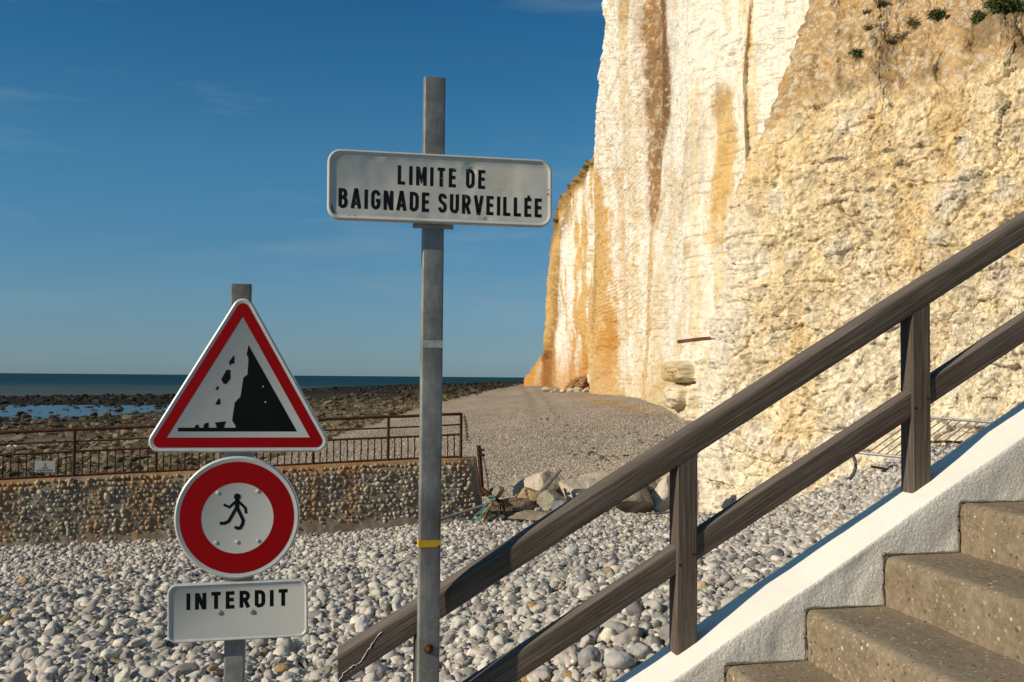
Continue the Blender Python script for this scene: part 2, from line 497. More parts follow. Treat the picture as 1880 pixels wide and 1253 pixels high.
def m_sea():
    s = NT('sea water')
    sep = s.n('ShaderNodeSeparateXYZ'); s.l(s.tc.outputs['Object'], sep.inputs[0])
    dist = s.math('ADD', sep.outputs['Y'], s.math('MULTIPLY', sep.outputs['X'], -0.15))
    wob = s.noise(0.004, 4, 0.6, s.vec((1, 3, 1)))
    dist = s.math('ADD', dist, s.math('MULTIPLY', s.math('SUBTRACT', wob, 0.5), 500.0))
    x = s.n('ShaderNodeMapRange'); s.l(dist, x.inputs[0]); x.inputs['From Min'].default_value = 300; x.inputs['From Max'].default_value = 1500
    c = s.ramp(x.outputs[0], [(0.0, (0.075, 0.098, 0.078)), (0.32, (0.042, 0.075, 0.066)), (0.5, (0.010, 0.050, 0.054)), (1.0, (0.006, 0.040, 0.046))])
    st = s.noise(0.05, 5, 0.6, s.vec((0.25, 1, 1)))
    c = s.mix(1.0, c, s.ramp(st, [(0.3, 0.82), (0.7, 1.15)]), 'MULTIPLY')
    n = s.bump(s.noise(0.35, 5, 0.6, s.vec((0.5, 1, 1))), 0.6, 0.5)
    return s.done(c, 0.55, 0, 0.10, n)

def m_pool():
    s = NT('tide pool water')
    n = s.bump(s.noise(1.2, 4, 0.6, s.vec((0.4, 1, 1))), 0.12, 0.08)
    return s.done((0.018, 0.026, 0.03), 0.2, 0, 0.22, n)

def m_rust(name='rusty iron', dark=1.0):
    s = NT(name)
    a = s.noise(7, 6, 0.65); b = s.noise(45, 5, 0.7)
    c = s.ramp(a, [(0.3, (0.045 * dark, 0.020 * dark, 0.012 * dark)), (0.55, (0.125 * dark, 0.047 * dark, 0.020 * dark)), (0.75, (0.21 * dark, 0.085 * dark, 0.032 * dark))])
    c = s.mix(s.ramp(b, [(0.55, 0), (0.7, 0.6)]), c, (0.06, 0.035, 0.026))
    return s.done(c, 0.85, 0.1, 0.2, s.bump(b, 0.4, 0.004))

def m_plain(name, c, rough=0.7, metal=0.0, var=0.25, scale=20, bump=0.1):
    s = NT(name)
    a = s.noise(scale, 5, 0.6)
    k = s.mix(s.ramp(a, [(0.3, 0), (0.7, 1)]), tuple(x * (1 - var) for x in c), tuple(min(1, x * (1 + var)) for x in c))
    return s.done(k, rough, metal, 0.3, s.bump(a, bump, 0.004))

M = dict(
    galv=m_galv(), wood=m_wood(), wash=m_whitewash(), conc=m_concrete(),
    panel=m_sign_white('worn enamel panel', (0.60, 0.575, 0.49), amt=0.6, dents=1.0),
    white=m_sign_white('white sign sheet', (0.50, 0.50, 0.455), amt=0.2, dents=0.06),
    rim=m_sign_white('folded sign rim', (0.60, 0.57, 0.50), amt=0.6, dents=0.1),
    alu=m_plain('aluminium rim', (0.62, 0.61, 0.58), 0.42, 0.25, 0.12, 30, 0.05),
    red=m_paint('red sign film', (0.31, 0.002, 0.004), scr=0.735),
    black=m_paint('black sign film', (0.006, 0.006, 0.006), (0.3, 0.29, 0.27), 0.80),
    letter=m_paint('worn black letters', (0.014, 0.013, 0.012), (0.42, 0.40, 0.36), 0.66, 0.6),
    pebble=m_stone(), boulder=m_stone('boulder rock', 7.0, 0.9, 0.07), reef=m_stone('reef rock', 1.6, 0.8, 0.25),
    cob=m_stone('embedded flint', 30.0, 0.35, 0.01),
    cliff=m_cliff('chalk cliff rock', 1.3, 0.30, 0.16), butt=m_cliff('crumbly chalk rock', 4.5, 1.0, 0.09),
    ground=m_ground(), sea=m_sea(), pool=m_pool(), rust=m_rust('rusty iron', 0.65), darkrust=m_rust('dark rusty steel', 0.45),
    yellow=m_plain('yellow tape', (0.62, 0.36, 0.02), 0.5, 0, 0.1), bolt=m_rust('rusty bolt', 0.8),
    steel=m_plain('dull steel', (0.33, 0.33, 0.32), 0.5, 0.4), hose=m_plain('grey hose', (0.10, 0.10, 0.105), 0.6),
    grass=m_plain('grass blade', (0.09, 0.125, 0.035), 0.8, 0, 0.4, 8), dryplant=m_plain('scrub leaf', (0.15, 0.13, 0.062), 0.8, 0, 0.4, 8),
    teal=m_plain('teal net rope', (0.05, 0.28, 0.27), 0.7), orange=m_plain('orange rope', (0.45, 0.20, 0.04), 0.7), pale=m_plain('pale rope', (0.40, 0.40, 0.35), 0.7),
    gull=m_plain('white feathers', (0.72, 0.72, 0.70), 0.7), crow=m_plain('black feathers', (0.03, 0.03, 0.03), 0.6),
    plate=m_sign_white('faded notice plate', (0.44, 0.45, 0.40), amt=0.7, dents=0.1),
    driftwood=m_plain('grey driftwood', (0.20, 0.175, 0.145), 0.85, 0, 0.35, 14, 0.4),
)

# ------------------------------------------------------------------ terrain
def tps(P, v, lam=1e-4):
    P = np.asarray(P, float); n = len(P)
    r = np.linalg.norm(P[:, None] - P[None], axis=2)
    K = np.where(r > 0, r * r * np.log(r + 1e-12), 0) + lam * np.eye(n)
    A = np.zeros((n + 3, n + 3)); A[:n, :n] = K; A[:n, n] = 1; A[:n, n + 1:] = P; A[n, :n] = 1; A[n + 1:, :n] = P.T
    w = np.linalg.solve(A, np.concatenate([v, np.zeros(3)]))
    def f(x, y):
        x, y = np.asarray(x, float), np.asarray(y, float)
        z = w[n] + w[n + 1] * x + w[n + 2] * y
        for i in range(n):
            r2 = (x - P[i, 0]) ** 2 + (y - P[i, 1]) ** 2
            z = z + w[i] * 0.5 * r2 * np.log(r2 + 1e-12)
        return z
    return f

def gu(X, Y): return np.clip(np.asarray(X, float) / np.maximum(Y, 3.0), -0.8, 0.8)
def gv(Y): return np.log(np.maximum(np.asarray(Y, float), 3.0)) * 0.45

# near shingle: photograph pixel and distance
near_px = [(-150, 1253, 6.4), (0, 1253, 6.3), (435, 1253, 6.1), (800, 1253, 5.7), (1150, 1200, 5.2), (1300, 1060, 7.4), (1000, 1060, 9.3),
           (400, 1100, 9.8), (0, 1100, 10.2), (-300, 1020, 17.0), (0, 1010, 18.1), (300, 998, 18.6), (600, 985, 19.2), (870, 962, 19.7), (1000, 962, 19.6),
           (1150, 950, 19.8), (1290, 952, 22.5), (1479, 914, 20.8), (1569, 876, 19.8), (1656, 842, 18.8), (1740, 826, 17.6), (1500, 972, 12.5), (1600, 912, 14.0), (1850, 812, 15.5), (2300, 780, 13.0), (1290, 1003, 12.5), (1640, 930, 10.5)]
A = np.array(near_px)
Pn = at(A[:, 0], A[:, 1], A[:, 2])
near_xyz = [tuple(p) for p in Pn] + [(-3, 3.0, 6.36), (0, 3.0, 6.36), (3, 3.0, 6.3), (3.5, 6.0, 6.62), (7, 7, 6.9)]
near_xyz = np.array(near_xyz)
f_near = tps(np.stack([gu(near_xyz[:, 0], near_xyz[:, 1]), gv(near_xyz[:, 1])], 1), near_xyz[:, 2])

# far beach and reef: for a pixel column the picture row and the height below the eye
far_cols = {-250: [(895, -5.5), (840, -6.0), (800, -6.6), (770, -7.0), (745, -7.3), (727, -7.6)],
            0: [(890, -5.5), (840, -6.0), (800, -6.6), (770, -7.0), (745, -7.35), (728, -7.6)],
            300: [(875, -5.3), (830, -5.8), (790, -6.4), (760, -6.9), (740, -7.3), (727, -7.6)],
            560: [(855, -4.8), (800, -5.4), (770, -6.0), (740, -6.8), (715, -7.6)],
            700: [(850, -4.5), (790, -4.8), (765, -5.3), (735, -6.3), (715, -7.2), (708, -7.6)],
            830: [(855, -4.2), (800, -4.3), (760, -4.5), (735, -4.9), (720, -5.9), (706, -7.5)],
            960: [(885, -3.8), (820, -3.8), (770, -3.75), (740, -3.7), (720, -3.55), (711, -3.3), (705.5, -3.6), (701.5, -6.0)],
            1060: [(885, -3.5), (820, -3.4), (770, -3.2), (735, -3.1), (722, -3.05), (712, -3.0)],
            1160: [(905, -3.3), (820, -3.1), (770, -2.9), (737, -2.7)],
            1265: [(850, -3.0), (800, -2.75), (770, -2.5)],
            1450: [(830, -2.9), (780, -2.5)], 1800: [(820, -2.6), (780, -2.3)]}
fp = []
for px, L in far_cols.items():
    for py, z in L:
        Y = -z * F / (py - float(horizon(px)))
        fp.append(((px - CX) / F * Y, Y, 8 + z))
fp = np.array(fp)
f_far = tps(np.stack([gu(fp[:, 0], fp[:, 1]), gv(fp[:, 1])], 1), fp[:, 2])

LINE_X = np.array([-60, -9.41, -0.70, 1.5, 3.4, 4.6, 9, 40]); LINE_Y = np.array([8.5, 18.3, 20.0, 20.6, 21.4, 25.0, 32, 60])
def line_y(X): return np.interp(X, LINE_X, LINE_Y)

def edge_dist(px):   # outer edge of the reef
    return np.interp(px, [-400, 0, 306, 560, 700, 960, 1100], [318, 326, 360, 560, 830, 1350, 1500])

def reefness(X, Y):
    u = X / np.maximum(Y, 3) * F + CX
    z = f_far(gu(X, Y), gv(Y)) - 8
    # shingle / reef limit in the picture
    py = horizon(u) - z * F / np.maximum(Y, 3)
    lim = np.interp(u, [-500, 300, 420, 520, 600, 690, 760, 850, 910, 960, 1000], [990, 930, 880, 836, 806, 778, 752, 730, 716, 706, 690])
    return sstep(-6, 14, lim - py + 7 * fbm(u * 0.02, py * 0.06, 0, 5, 3)), py, u

def ground_z(X, Y, detail=True):
    X, Y = np.asarray(X, float), np.asarray(Y, float)
    zn = f_near(gu(X, Y), gv(Y))
    zn = np.clip(zn, 4.0, 8.4)
    zf = np.clip(f_far(gu(X, Y), gv(Y)), -2.0, 6.2)
    ly = line_y(X)
    k = sstep(0.30, 0.75, Y - ly)
    k = np.where(Y > 80, 1.0, k)
    zn = zn + 0.05 * fbm(X * 0.8, Y * 0.8, 0, 2, 4)
    if detail:
        rf, py, u = reefness(X, Y)
        zf = zf + (1 - rf) * (0.16 * fbm(X * 0.25, Y * 0.12, 0, 8, 5) + 0.05 * np.sin(X * 0.9 + 2 * fbm(X * .1, Y * .05, 0, 3, 2)))
        amp = np.clip(Y / 200, 0.35, 1.0)
        zf = zf + rf * amp * (0.42 * fbm(X * 0.10, Y * 0.045, 0, 11, 5, 0.6) + 0.30 * np.abs(fbm(X * 0.4, Y * 0.25, 0, 12, 4, 0.6)) - 0.12)
        eps = edge_dist(u)
        zf = zf + rf * 0.75 * sstep(0.70, 0.82, Y / eps) * (1 - sstep(0.93, 1.0, Y / eps)) * (0.75 + 0.5 * fbm(X * 0.05, Y * 0.02, 0, 14, 3))
        zf = zf - rf * 0.22 * sstep(310, 200, u) * sstep(744, 750, py) * sstep(786, 774, py)
        zf = zf - 2.5 * sstep(0.95, 1.06, Y / eps) * sstep(150, 260, Y) * (u < 955)
    z = lerp(zn, zf, k)
    return z

us = np.concatenate([[-9, -5, -3, -2, -1.4, -1.05, -0.85, -0.72], np.linspace(-0.63, 0.34, 620), np.linspace(0.36, 0.62, 60), [0.72, 0.85, 1.05, 1.4, 2, 3, 5, 9]])
ys = np.concatenate([np.linspace(-10, 2.4, 12), np.exp(np.linspace(math.log(3.0), math.log(1700.0), 720))])
Yg, Ug = np.meshgrid(ys, us, indexing='ij')
Sg = np.sqrt(np.maximum(Yg, 0) ** 2 + np.where(Yg < 3, 9 - np.maximum(Yg, 0) ** 2, 0))
Xg = Ug * Sg
Zg = ground_z(Xg, Yg)
rf, pyg, ug = reefness(Xg, Yg)
ly = line_y(Xg)
isfar = sstep(0.3, 0.75, Yg - ly)
c_sh = np.array([0.40, 0.355, 0.305])
c_beach = np.array([0.355, 0.300, 0.238])
col = np.zeros(Xg.shape + (3,)) + c_sh * 0.55
beach = np.zeros_like(col) + c_beach
bn = fbm(Xg * 0.12, Yg * 0.06, 0, 21, 5)
beach = beach * (1 + 0.22 * bn)[..., None]
ridge = np.abs(fbm(Xg * 0.22 + 0.15 * Yg * 0.2, Yg * 0.035, 0, 24, 3))
beach = mixc(beach, (0.43, 0.375, 0.31), 0.5 * (1 - sstep(0.0, 0.12, ridge)))
trk = np.interp(pyg, [708, 735, 765, 800, 832, 870], [968, 990, 1003, 1032, 1085, 1150])
tw = np.interp(pyg, [708, 740, 800, 870], [4, 8, 16, 26])
beach = mixc(beach, (0.45, 0.385, 0.30), 0.55 * np.exp(-((ug - trk) / tw) ** 2))
beach = mixc(beach, (0.25, 0.215, 0.175), 0.55 * np.exp(-((ug - trk + tw * 2.0) / (tw * 1.1)) ** 2) * sstep(-0.4, 0.2, bn))
beach = mixc(beach, (0.26, 0.22, 0.18), 0.5 * np.exp(-((ug - trk - tw * 1.8) / (tw * 0.8)) ** 2) * sstep(-0.3, 0.2, bn))
# ochre wash of soil at the cliff foot
wash = sstep(1040, 1110, ug) * (1 - sstep(1170, 1265, ug)) * sstep(12, 0, np.abs(pyg - np.interp(ug, [1040, 1115, 1265], [728, 738, 772])) )
beach = mixc(beach, (0.46, 0.27, 0.10), np.clip(wash * 0.8, 0, 1))
reefc = np.zeros_like(col) + np.array([0.105, 0.082, 0.048])
rn = fbm(Xg * 0.15, Yg * 0.06, 0, 31, 5)
reefc = mixc(reefc, (0.085, 0.078, 0.038), sstep(0.0, 0.35, rn))
sand = sstep(0.05, 0.25, fbm(Xg * 0.07, Yg * 0.03, 0, 33, 3)) * sstep(790, 812, pyg) * (1 - sstep(836, 850, pyg))
reefc = mixc(reefc, (0.235, 0.205, 0.165), sand)
darkk = 1 - sstep(748, 800, pyg + 10 * fbm(Xg * .05, Yg * .02, 0, 35, 3) + np.interp(ug, [0, 300, 560, 900], [-8, 6, 38, 40]))
reefc = mixc(reefc, (0.017, 0.013, 0.009), darkk)
far = mixc(beach, (0, 0, 0), rf * 0) * (1 - rf[..., None]) + reefc * rf[..., None]
col = col * (1 - isfar[..., None]) + far * isfar[..., None]
go = fast_mesh('ground', np.stack([Xg, Yg, Zg], -1).reshape(-1, 3), grid_faces(*Xg.shape), M['ground'], col.reshape(-1, 3))
tag(go, kind='structure')

# sea and tide pools
R = 60000.0
so = obj('sea', [(-R, 150, 0), (R, 150, 0), (R, R, 0), (-R, R, 0)], [(0, 1, 2, 3)], M['sea']); tag(so, kind='structure')
pv = at(np.array([-500, 520, 520, -500]), np.array([790, 790, 742, 742]), np.array([1, 1, 1, 1.0]))
PZ = 0.80
def on_level(px, py, z):
    p = at(px, py, 1.0); d = p - EYE; return EYE + d * ((z - 8) / d[2])
pool = obj('tide_pool', [on_level(-500, 795, PZ), on_level(330, 787, PZ), on_level(330, 744, PZ), on_level(-500, 744, PZ)], [(0, 1, 2, 3)], M['pool'])
tag(pool, kind='structure')

# ------------------------------------------------------------------ cliffs
def cliff_mesh(name, PX, PY, Yd, disp, col, mat, extra=None):
    P = at(PX, PY, Yd)
    du = np.gradient(P, axis=1); dv = np.gradient(P, axis=0)
    N = np.cross(du, dv); N /= np.linalg.norm(N, axis=2)[..., None] + 1e-9
    flip = np.sum(N * (EYE - P), 2) < 0
    N[flip] *= -1
    P = P + N * disp[..., None]
    o = fast_mesh(name, P.reshape(-1, 3), grid_faces(*PX.shape), mat, np.clip(col, 0.01, 0.9).reshape(-1, 3))
    return o, P

CH = np.array([0.85, 0.79, 0.67]); OC = np.array([0.60, 0.36, 0.105]); BR = np.array([0.30, 0.165, 0.06]); RU = np.array([0.52, 0.25, 0.06])

def wrap_cols(PX, PY, Yd, n=14, dpx=2.5, dy=0.05):
    """fold the left edge of a cliff surface backwards so that it has a side"""
    k = np.arange(n, 0, -1)[None, :]
    ex = PX[:, :1] + k * dpx * 0.9
    ey = np.repeat(PY[:, :1], n, 1)
    eY = Yd[:, :1] * (1 + k * dy)
    return np.concatenate([ex, PX], 1), np.concatenate([ey, PY], 1), np.concatenate([eY, Yd], 1)

def tobands(Z, PX, Yd, period, s):
    q = Z / period + 0.35 * fbm(PX * 0.01, Z * 0.05, 0, s, 3)
    f = q - np.floor(q)
    return np.exp(-((f - 0.5) / 0.13) ** 2)

# far headland
py = np.linspace(730, 281, 330)
xl = np.interp(-py, -np.array([740, 706, 690, 668, 648, 560, 440, 365, 320, 281]), [966, 965, 968, 983, 999, 1003, 1012, 1030, 1062, 1097])
xl = xl + 2.0 * fbm(py * 0.06, 0, 0, 3, 4)
t = np.linspace(0, 1, 150) ** 1.0
PX = xl[:, None] + (1135 - xl[:, None]) * t[None]; PY = np.repeat(py[:, None], len(t), 1)
Yd = np.interp(PX, [960, 1000, 1030, 1060, 1090, 1135], [430, 355, 300, 258, 222, 190])
Yd = Yd + 12 * np.exp(-((PX - 1001) / 6) ** 2) * sstep(640, 665, PY)
PX, PY, Yd = wrap_cols(PX, PY, Yd)
Z = (horizon(PX) - PY) / F * Yd
fl = fbm(PX * 0.09, PY * 0.008, 0, 41, 5)
fine = fbm(PX * 0.35, PY * 0.20, 0, 42, 5, 0.6)
disp = 2.2 * fl + 0.35 * fine + 0.12 * fbm(PX * 1.3, PY * 1.3, 0, 44, 3)
st = fbm(PX * 0.16, PY * 0.006, 0, 46, 5, 0.6) + 0.35 * fbm(PX * 0.5, PY * 0.03, 0, 47, 3)
c = np.zeros(PX.shape + (3,)) + CH
lowm = sstep(590, 690, PY + 60 * st)
c = mixc(c, OC, 0.92 * sstep(-0.20, 0.22, st + 0.75 * (1 - sstep(0, 26, PX - np.interp(-PY, -np.array([740, 706, 690, 668, 648, 560, 440, 365, 320, 281]), [966, 965, 968, 983, 999, 1003, 1012, 1030, 1062, 1097])))))
c = mixc(c, RU, lowm * 0.85)
brm = np.exp(-((PX - np.interp(PY, [300, 480, 560, 650], [1060, 1023, 1020, 1005])) / 7) ** 2) * sstep(0.0, 0.5, 0.5 + fine)
c = mixc(c, BR, brm * 0.8)
topm = 1 - sstep(8, 36, PY - np.interp(PX, [1012, 1030, 1062, 1098], [440, 365, 320, 283]))
c = mixc(c, (0.28, 0.15, 0.05), topm * 0.8 * (PX > 1010))
c = mixc(c, (0.07, 0.085, 0.03), topm * sstep(0.05, 0.3, fbm(PX * 0.15, PY * 0.15, 0, 49, 4)) * (PX > 1010))
c = mixc(c, (0.30, 0.13, 0.035), np.exp(-((PX - 1001) / 7) ** 2) * sstep(630, 660, PY))
o, HEAD = cliff_mesh('headland', PX, PY, Yd, disp, c, M['cliff']); tag(o, kind='structure')

# white chalk cliff with its gully and pillars
py = np.linspace(815, -190, 720)
MX_Y = [-200, -100, 0, 60, 160, 210, 285, 400, 480, 560, 640, 700, 735, 900]; MX_X = [1119, 1117, 1112, 1117, 1107, 1103, 1097, 1089, 1081, 1077, 1080, 1085, 1090, 1092]
xl = np.interp(py, MX_Y, MX_X) + 2.2 * fbm(py * 0.05, 1, 0, 5, 5, 0.6)
t = np.linspace(0, 1, 560)
PX = xl[:, None] + (1575 - xl[:, None]) * t[None]; PY = np.repeat(py[:, None], len(t), 1)
Yd = np.interp(PX, [1075, 1090, 1115, 1150, 1188, 1205, 1226, 1240, 1265, 1330, 1480, 1580], [205, 192, 166, 140, 122, 108, 78, 66, 60, 56.5, 50.5, 47])
gl = np.interp(PY, [-200, 0, 200, 300, 380, 430, 500], [1172, 1180, 1184, 1188, 1194, 1199, 1202])
gr = np.interp(PY, [-200, 0, 100, 210, 280, 380, 430, 500], [1228, 1227, 1230, 1232, 1217, 1211, 1205, 1203])
gul = sstep(-2, 6, PX - gl) * (1 - sstep(-3, 1.5, PX - gr)) * (1 - sstep(380, 470, PY))
pil1 = sstep(0, 4, gl - PX) * (1 - sstep(380, 520, PY))
Yd = Yd + gul * 0.5
Yd = Yd + 0.35 * np.exp(-((PX - np.interp(PY, [-200, 0, 150, 350, 700], [1395, 1384, 1372, 1378, 1330])) / 6.0) ** 2) * (1 - sstep(420, 520, PY))
Yd = Yd * (1 - 0.012 * sstep(100, 750, PY))
PX, PY, Yd = wrap_cols(PX, PY, Yd, 14, 2.0, 0.03)
gul = np.concatenate([np.repeat(gul[:, :1], 14, 1), gul], 1)
Z = (horizon(PX) - PY) / F * Yd
scale = Yd / 60.0
fl = fbm(PX * 0.045, Z * 0.035 + 9, 0, 51, 5)
fine = fbm(PX * 0.20, PY * 0.14, 0, 52, 5, 0.62)
cr = 1 - np.abs(fbm(PX * 0.10, PY * 0.035, 0, 53, 4))
bed = tobands(Z, PX, Yd, 0.62, 54)
bedm = bed * sstep(-0.1, 0.25, fbm(PX * 0.02, PY * 0.02, 0, 59, 3) + 0.12) * (1 - sstep(560, 660, PY) * 0.7)
wpx = PX + 3.0 * fbm(PX * 0.08, PY * 0.05, 0, 91, 3)
B1, J1, Q1 = blocks(wpx * 0.055, Z / 2.4 + 0.25 * fbm(PX * 0.012, Z * 0.06, 0, 92, 3), 331)
B2, J2, Q2 = blocks(wpx * 0.17, Z / 0.95 + 0.35 * fbm(PX * 0.012, Z * 0.06, 0, 93, 3), 341)
fl2 = fbm(PX * 0.030, Z * 0.02 + 9, 0, 51, 3)
disp = scale * (0.60 * fl2 + 0.22 * fl + 0.05 * fine + 0.08 * B1 + 0.055 * B2 - 0.035 * sstep(0.12, 0.0, J2) + 0.022 * fbm(PX * .8, PY * .9, 0, 55, 4, 0.7)) - 0.05 * bedm * scale
lowb = fbm(PX * 0.06, PY * 0.05, 0, 57, 4) * sstep(560, 700, PY) * sstep(1220, 1260, PX)
disp = disp + 0.35 * lowb
c = np.zeros(PX.shape + (3,)) + CH
c = c * (1 + 0.07 * fine + 0.06 * (Q2 - 0.5) + 0.05 * (Q1 - 0.5))[..., None]
c = mixc(c, (0.44, 0.34, 0.21), 0.22 * sstep(0.09, 0.0, J2) * sstep(-0.2, 0.3, fbm(PX * .06, PY * .06, 0, 94, 3)))
# thin lines of bedding and pitting
c = mixc(c, (0.42, 0.33, 0.21), bedm * 0.62 * sstep(-0.05, 0.25, fbm(PX * .10, PY * .22, 0, 58, 4)))
pit = sstep(0.42, 0.55, fbm(PX * 0.55, PY * 0.45, 0, 60, 3, 0.7))
c = mixc(c, (0.42, 0.30, 0.17), pit * 0.5)
# vertical ochre streaks
st = fbm(PX * 0.075 + 0.25 * Q1, PY * 0.0055 + 3 + 0.05 * Q2, 0, 61, 5, 0.62) + 0.30 * fbm(PX * 0.35, PY * 0.02, 0, 62, 3)
c = mixc(c, (0.68, 0.50, 0.24), 0.62 * sstep(0.08, 0.42, st + 0.12 * sstep(300, 650, PY)) * (0.5 + 0.5 * sstep(-0.3, 0.1, fbm(PX * .4, PY * .15, 0, 95, 4))))
def band(pts, w, s, amt, colr, c):
    P = np.array(pts, float); o_ = np.argsort(P[:, 1]); P = P[o_]
    xc = np.interp(PY, P[:, 1], P[:, 0]) + 3.5 * fbm(PY * 0.03, PX * 0.05, 0, s, 3)
    ww = np.interp(PY, P[:, 1], P[:, 2]) if P.shape[1] > 2 else w
    inside = (PY >= P[0, 1] - 5) & (PY <= P[-1, 1] + 5)
    edge = np.minimum(PY - P[0, 1], P[-1, 1] - PY)
    xc = xc + 5.0 * (Q1 - 0.5) + 3.0 * (Q2 - 0.5)
    k = 1 - sstep(0.55, 1.25, np.abs(PX - xc) / ww + 0.60 * fbm(PX * 0.12, PY * 0.03, 0, s + 5, 5, 0.65) + 0.55 * fbm(PX * 0.45, PY * 0.10, 0, s + 6, 4, 0.65))
    k = k * (0.70 + 0.30 * sstep(-0.35, 0.05, fbm(PX * 0.45, PY * 0.16, 0, s + 9, 4, 0.7)))
    return mixc(c, colr, np.clip(k * amt * inside * sstep(-5, 30, edge), 0, 1))
flk = sstep(0.16, 0.34, fbm(PX * 0.30 + 0.6 * Q2, PY * 0.035, 0, 192, 4, 0.65) + 0.12 * fbm(PX * 0.05, PY * 0.01, 0, 193, 2))
c = mixc(c, (0.58, 0.38, 0.14), 0.62 * flk * (1 - 0.75 * sstep(1195, 1235, PX)) * sstep(-0.4, 0.1, fbm(PX * 0.6, PY * 0.3, 0, 194, 3)))
c = mixc(c, (0.36, 0.27, 0.16), 0.55 * sstep(0.30, 0.42, fbm(PX * 0.07, PY * 0.55 + 0.25 * PX * sstep(1230, 1260, PX) * 0.35, 0, 195, 3, 0.6)) * sstep(0.0, 0.3, fbm(PX * 0.02, PY * 0.02, 0, 196, 3) + 0.15))
c = band([(1098, 300, 10), (1105, 400, 14), (1103, 480, 22), (1100, 600, 26), (1108, 727, 24), (1110, 800, 24)], 15, 70, 0.95, OC, c)
c = band([(1118, 560, 8), (1116, 660, 13), (1108, 727, 20), (1105, 800, 22)], 12, 71, 0.9, RU, c)
c = band([(1094, 420, 4), (1092, 560, 5), (1100, 640, 4)], 8, 72, 0.7, (0.42, 0.27, 0.09), c)
gm = np.clip(gul + np.exp(-((PX - np.interp(PY, [-200, 300, 420], [1196, 1196, 1200])) / np.interp(PY, [-200, 0, 380, 430], [26, 22, 9, 5])) ** 2) * (1 - sstep(395, 425, PY)), 0, 1)
c = mixc(c, (0.36, 0.195, 0.075), np.clip(gm * (0.9 + 1.1 * fine + 0.5 * (Q2 - 0.5)), 0, 1))
c = mixc(c, (0.24, 0.145, 0.065), np.clip(gm * sstep(-0.25, 0.35, fbm(PX * 0.07, PY * 0.03, 0, 73, 4) - 0.0015 * (PY - 60)), 0, 1) * 0.9)
grp = np.interp(PY, [-200, 0, 100, 210, 280, 380, 430, 500], [1228, 1227, 1230, 1232, 1217, 1211, 1205, 1203])
c = mixc(c, (0.15, 0.085, 0.04), 0.8 * np.exp(-((PX - grp + 9 + 3 * fbm(PY * 0.03, 2, 0, 190, 3)) / 8) ** 2) * (1 - sstep(180, 330, PY)) * sstep(-0.5, 0.1, fine))  # shadow along the gully's right edge, painted into the colour
c = band([(1128, -200, 20), (1150, 0, 16), (1140, 60, 6)], 14, 74, 0.8, (0.46, 0.30, 0.13), c)
c = band([(1203, 415, 4), (1199, 500, 6), (1203, 600, 5), (1190, 700, 5), (1186, 760, 8)], 6, 75, 0.8, OC, c)
c = band([(1215, 380, 4), (1222, 330, 5), (1204, 440, 4), (1203, 520, 5)], 5, 76, 0.55, OC, c)
c = band([(1330, 150, 18), (1322, 200, 22), (1330, 260, 20), (1318, 330, 16), (1308, 400, 11), (1300, 425, 4)], 15, 77, 0.95, (0.58, 0.38, 0.13), c)
c = band([(1318, 140, 18), (1312, 200, 16), (1310, 235, 5)], 12, 78, 0.6, (0.36, 0.24, 0.11), c)
c = band([(1270, 220, 6), (1265, 300, 10), (1250, 380, 9), (1240, 430, 5)], 8, 79, 0.45, (0.50, 0.40, 0.23), c)
c = band([(1378, -200, 4), (1376, 60, 4), (1366, 130, 5), (1362, 160, 3)], 4, 80, 0.7, OC, c)
c = band([(1376, 150, 5), (1374, 220, 10), (1376, 290, 10), (1382, 320, 5)], 9, 81, 0.7, (0.62, 0.46, 0.22), c)
c = band([(1262, 425, 4), (1264, 460, 6), (1262, 490, 4)], 5, 82, 0.7, (0.45, 0.30, 0.11), c)
c = band([(1312, 500, 5), (1318, 590, 7), (1310, 700, 6)], 6, 83, 0.55, (0.62, 0.45, 0.18), c)
c = band([(1245, 560, 5), (1238, 680, 10), (1190, 750, 14)], 8, 84, 0.5, (0.62, 0.42, 0.14), c)
c = band([(1225, 650, 10), (1215, 735, 18), (1215, 770, 22)], 12, 85, 0.6, (0.62, 0.42, 0.15), c)
c = band([(1165, 580, 6), (1168, 680, 10), (1180, 760, 14)], 10, 86, 0.35, (0.66, 0.48, 0.22), c)
c = band([(1290, 180, 20), (1280, 260, 30), (1262, 340, 26), (1245, 420, 18)], 24, 181, 0.40, (0.55, 0.44, 0.27), c)
c = band([(1335, 250, 22), (1322, 330, 26), (1310, 400, 22), (1302, 470, 14)], 22, 182, 0.75, (0.62, 0.41, 0.15), c)
c = band([(1150, 120, 12), (1155, 250, 16), (1160, 330, 14), (1170, 420, 10)], 14, 183, 0.45, (0.56, 0.40, 0.20), c)
c = band([(1133, 300, 8), (1138, 400, 12), (1140, 520, 10), (1136, 640, 8)], 10, 184, 0.5, OC, c)
c = band([(1280, 480, 26), (1275, 560, 34), (1268, 640, 30)], 30, 185, 0.35, (0.62, 0.50, 0.32), c)
c = mixc(c, (0.60, 0.46, 0.25), 0.55 * sstep(640, 745, PY + 50 * fl) * (PX < 1300))
# cracks and flints low on the wall
fk = sstep(0.50, 0.60, fbm(PX * 0.13, PY * 0.30, 0, 88, 3, 0.65)) * sstep(600, 650, PY) * sstep(1215, 1255, PX)
c = mixc(c, (0.17, 0.12, 0.075), fk * 0.85); disp = disp - 0.35 * fk
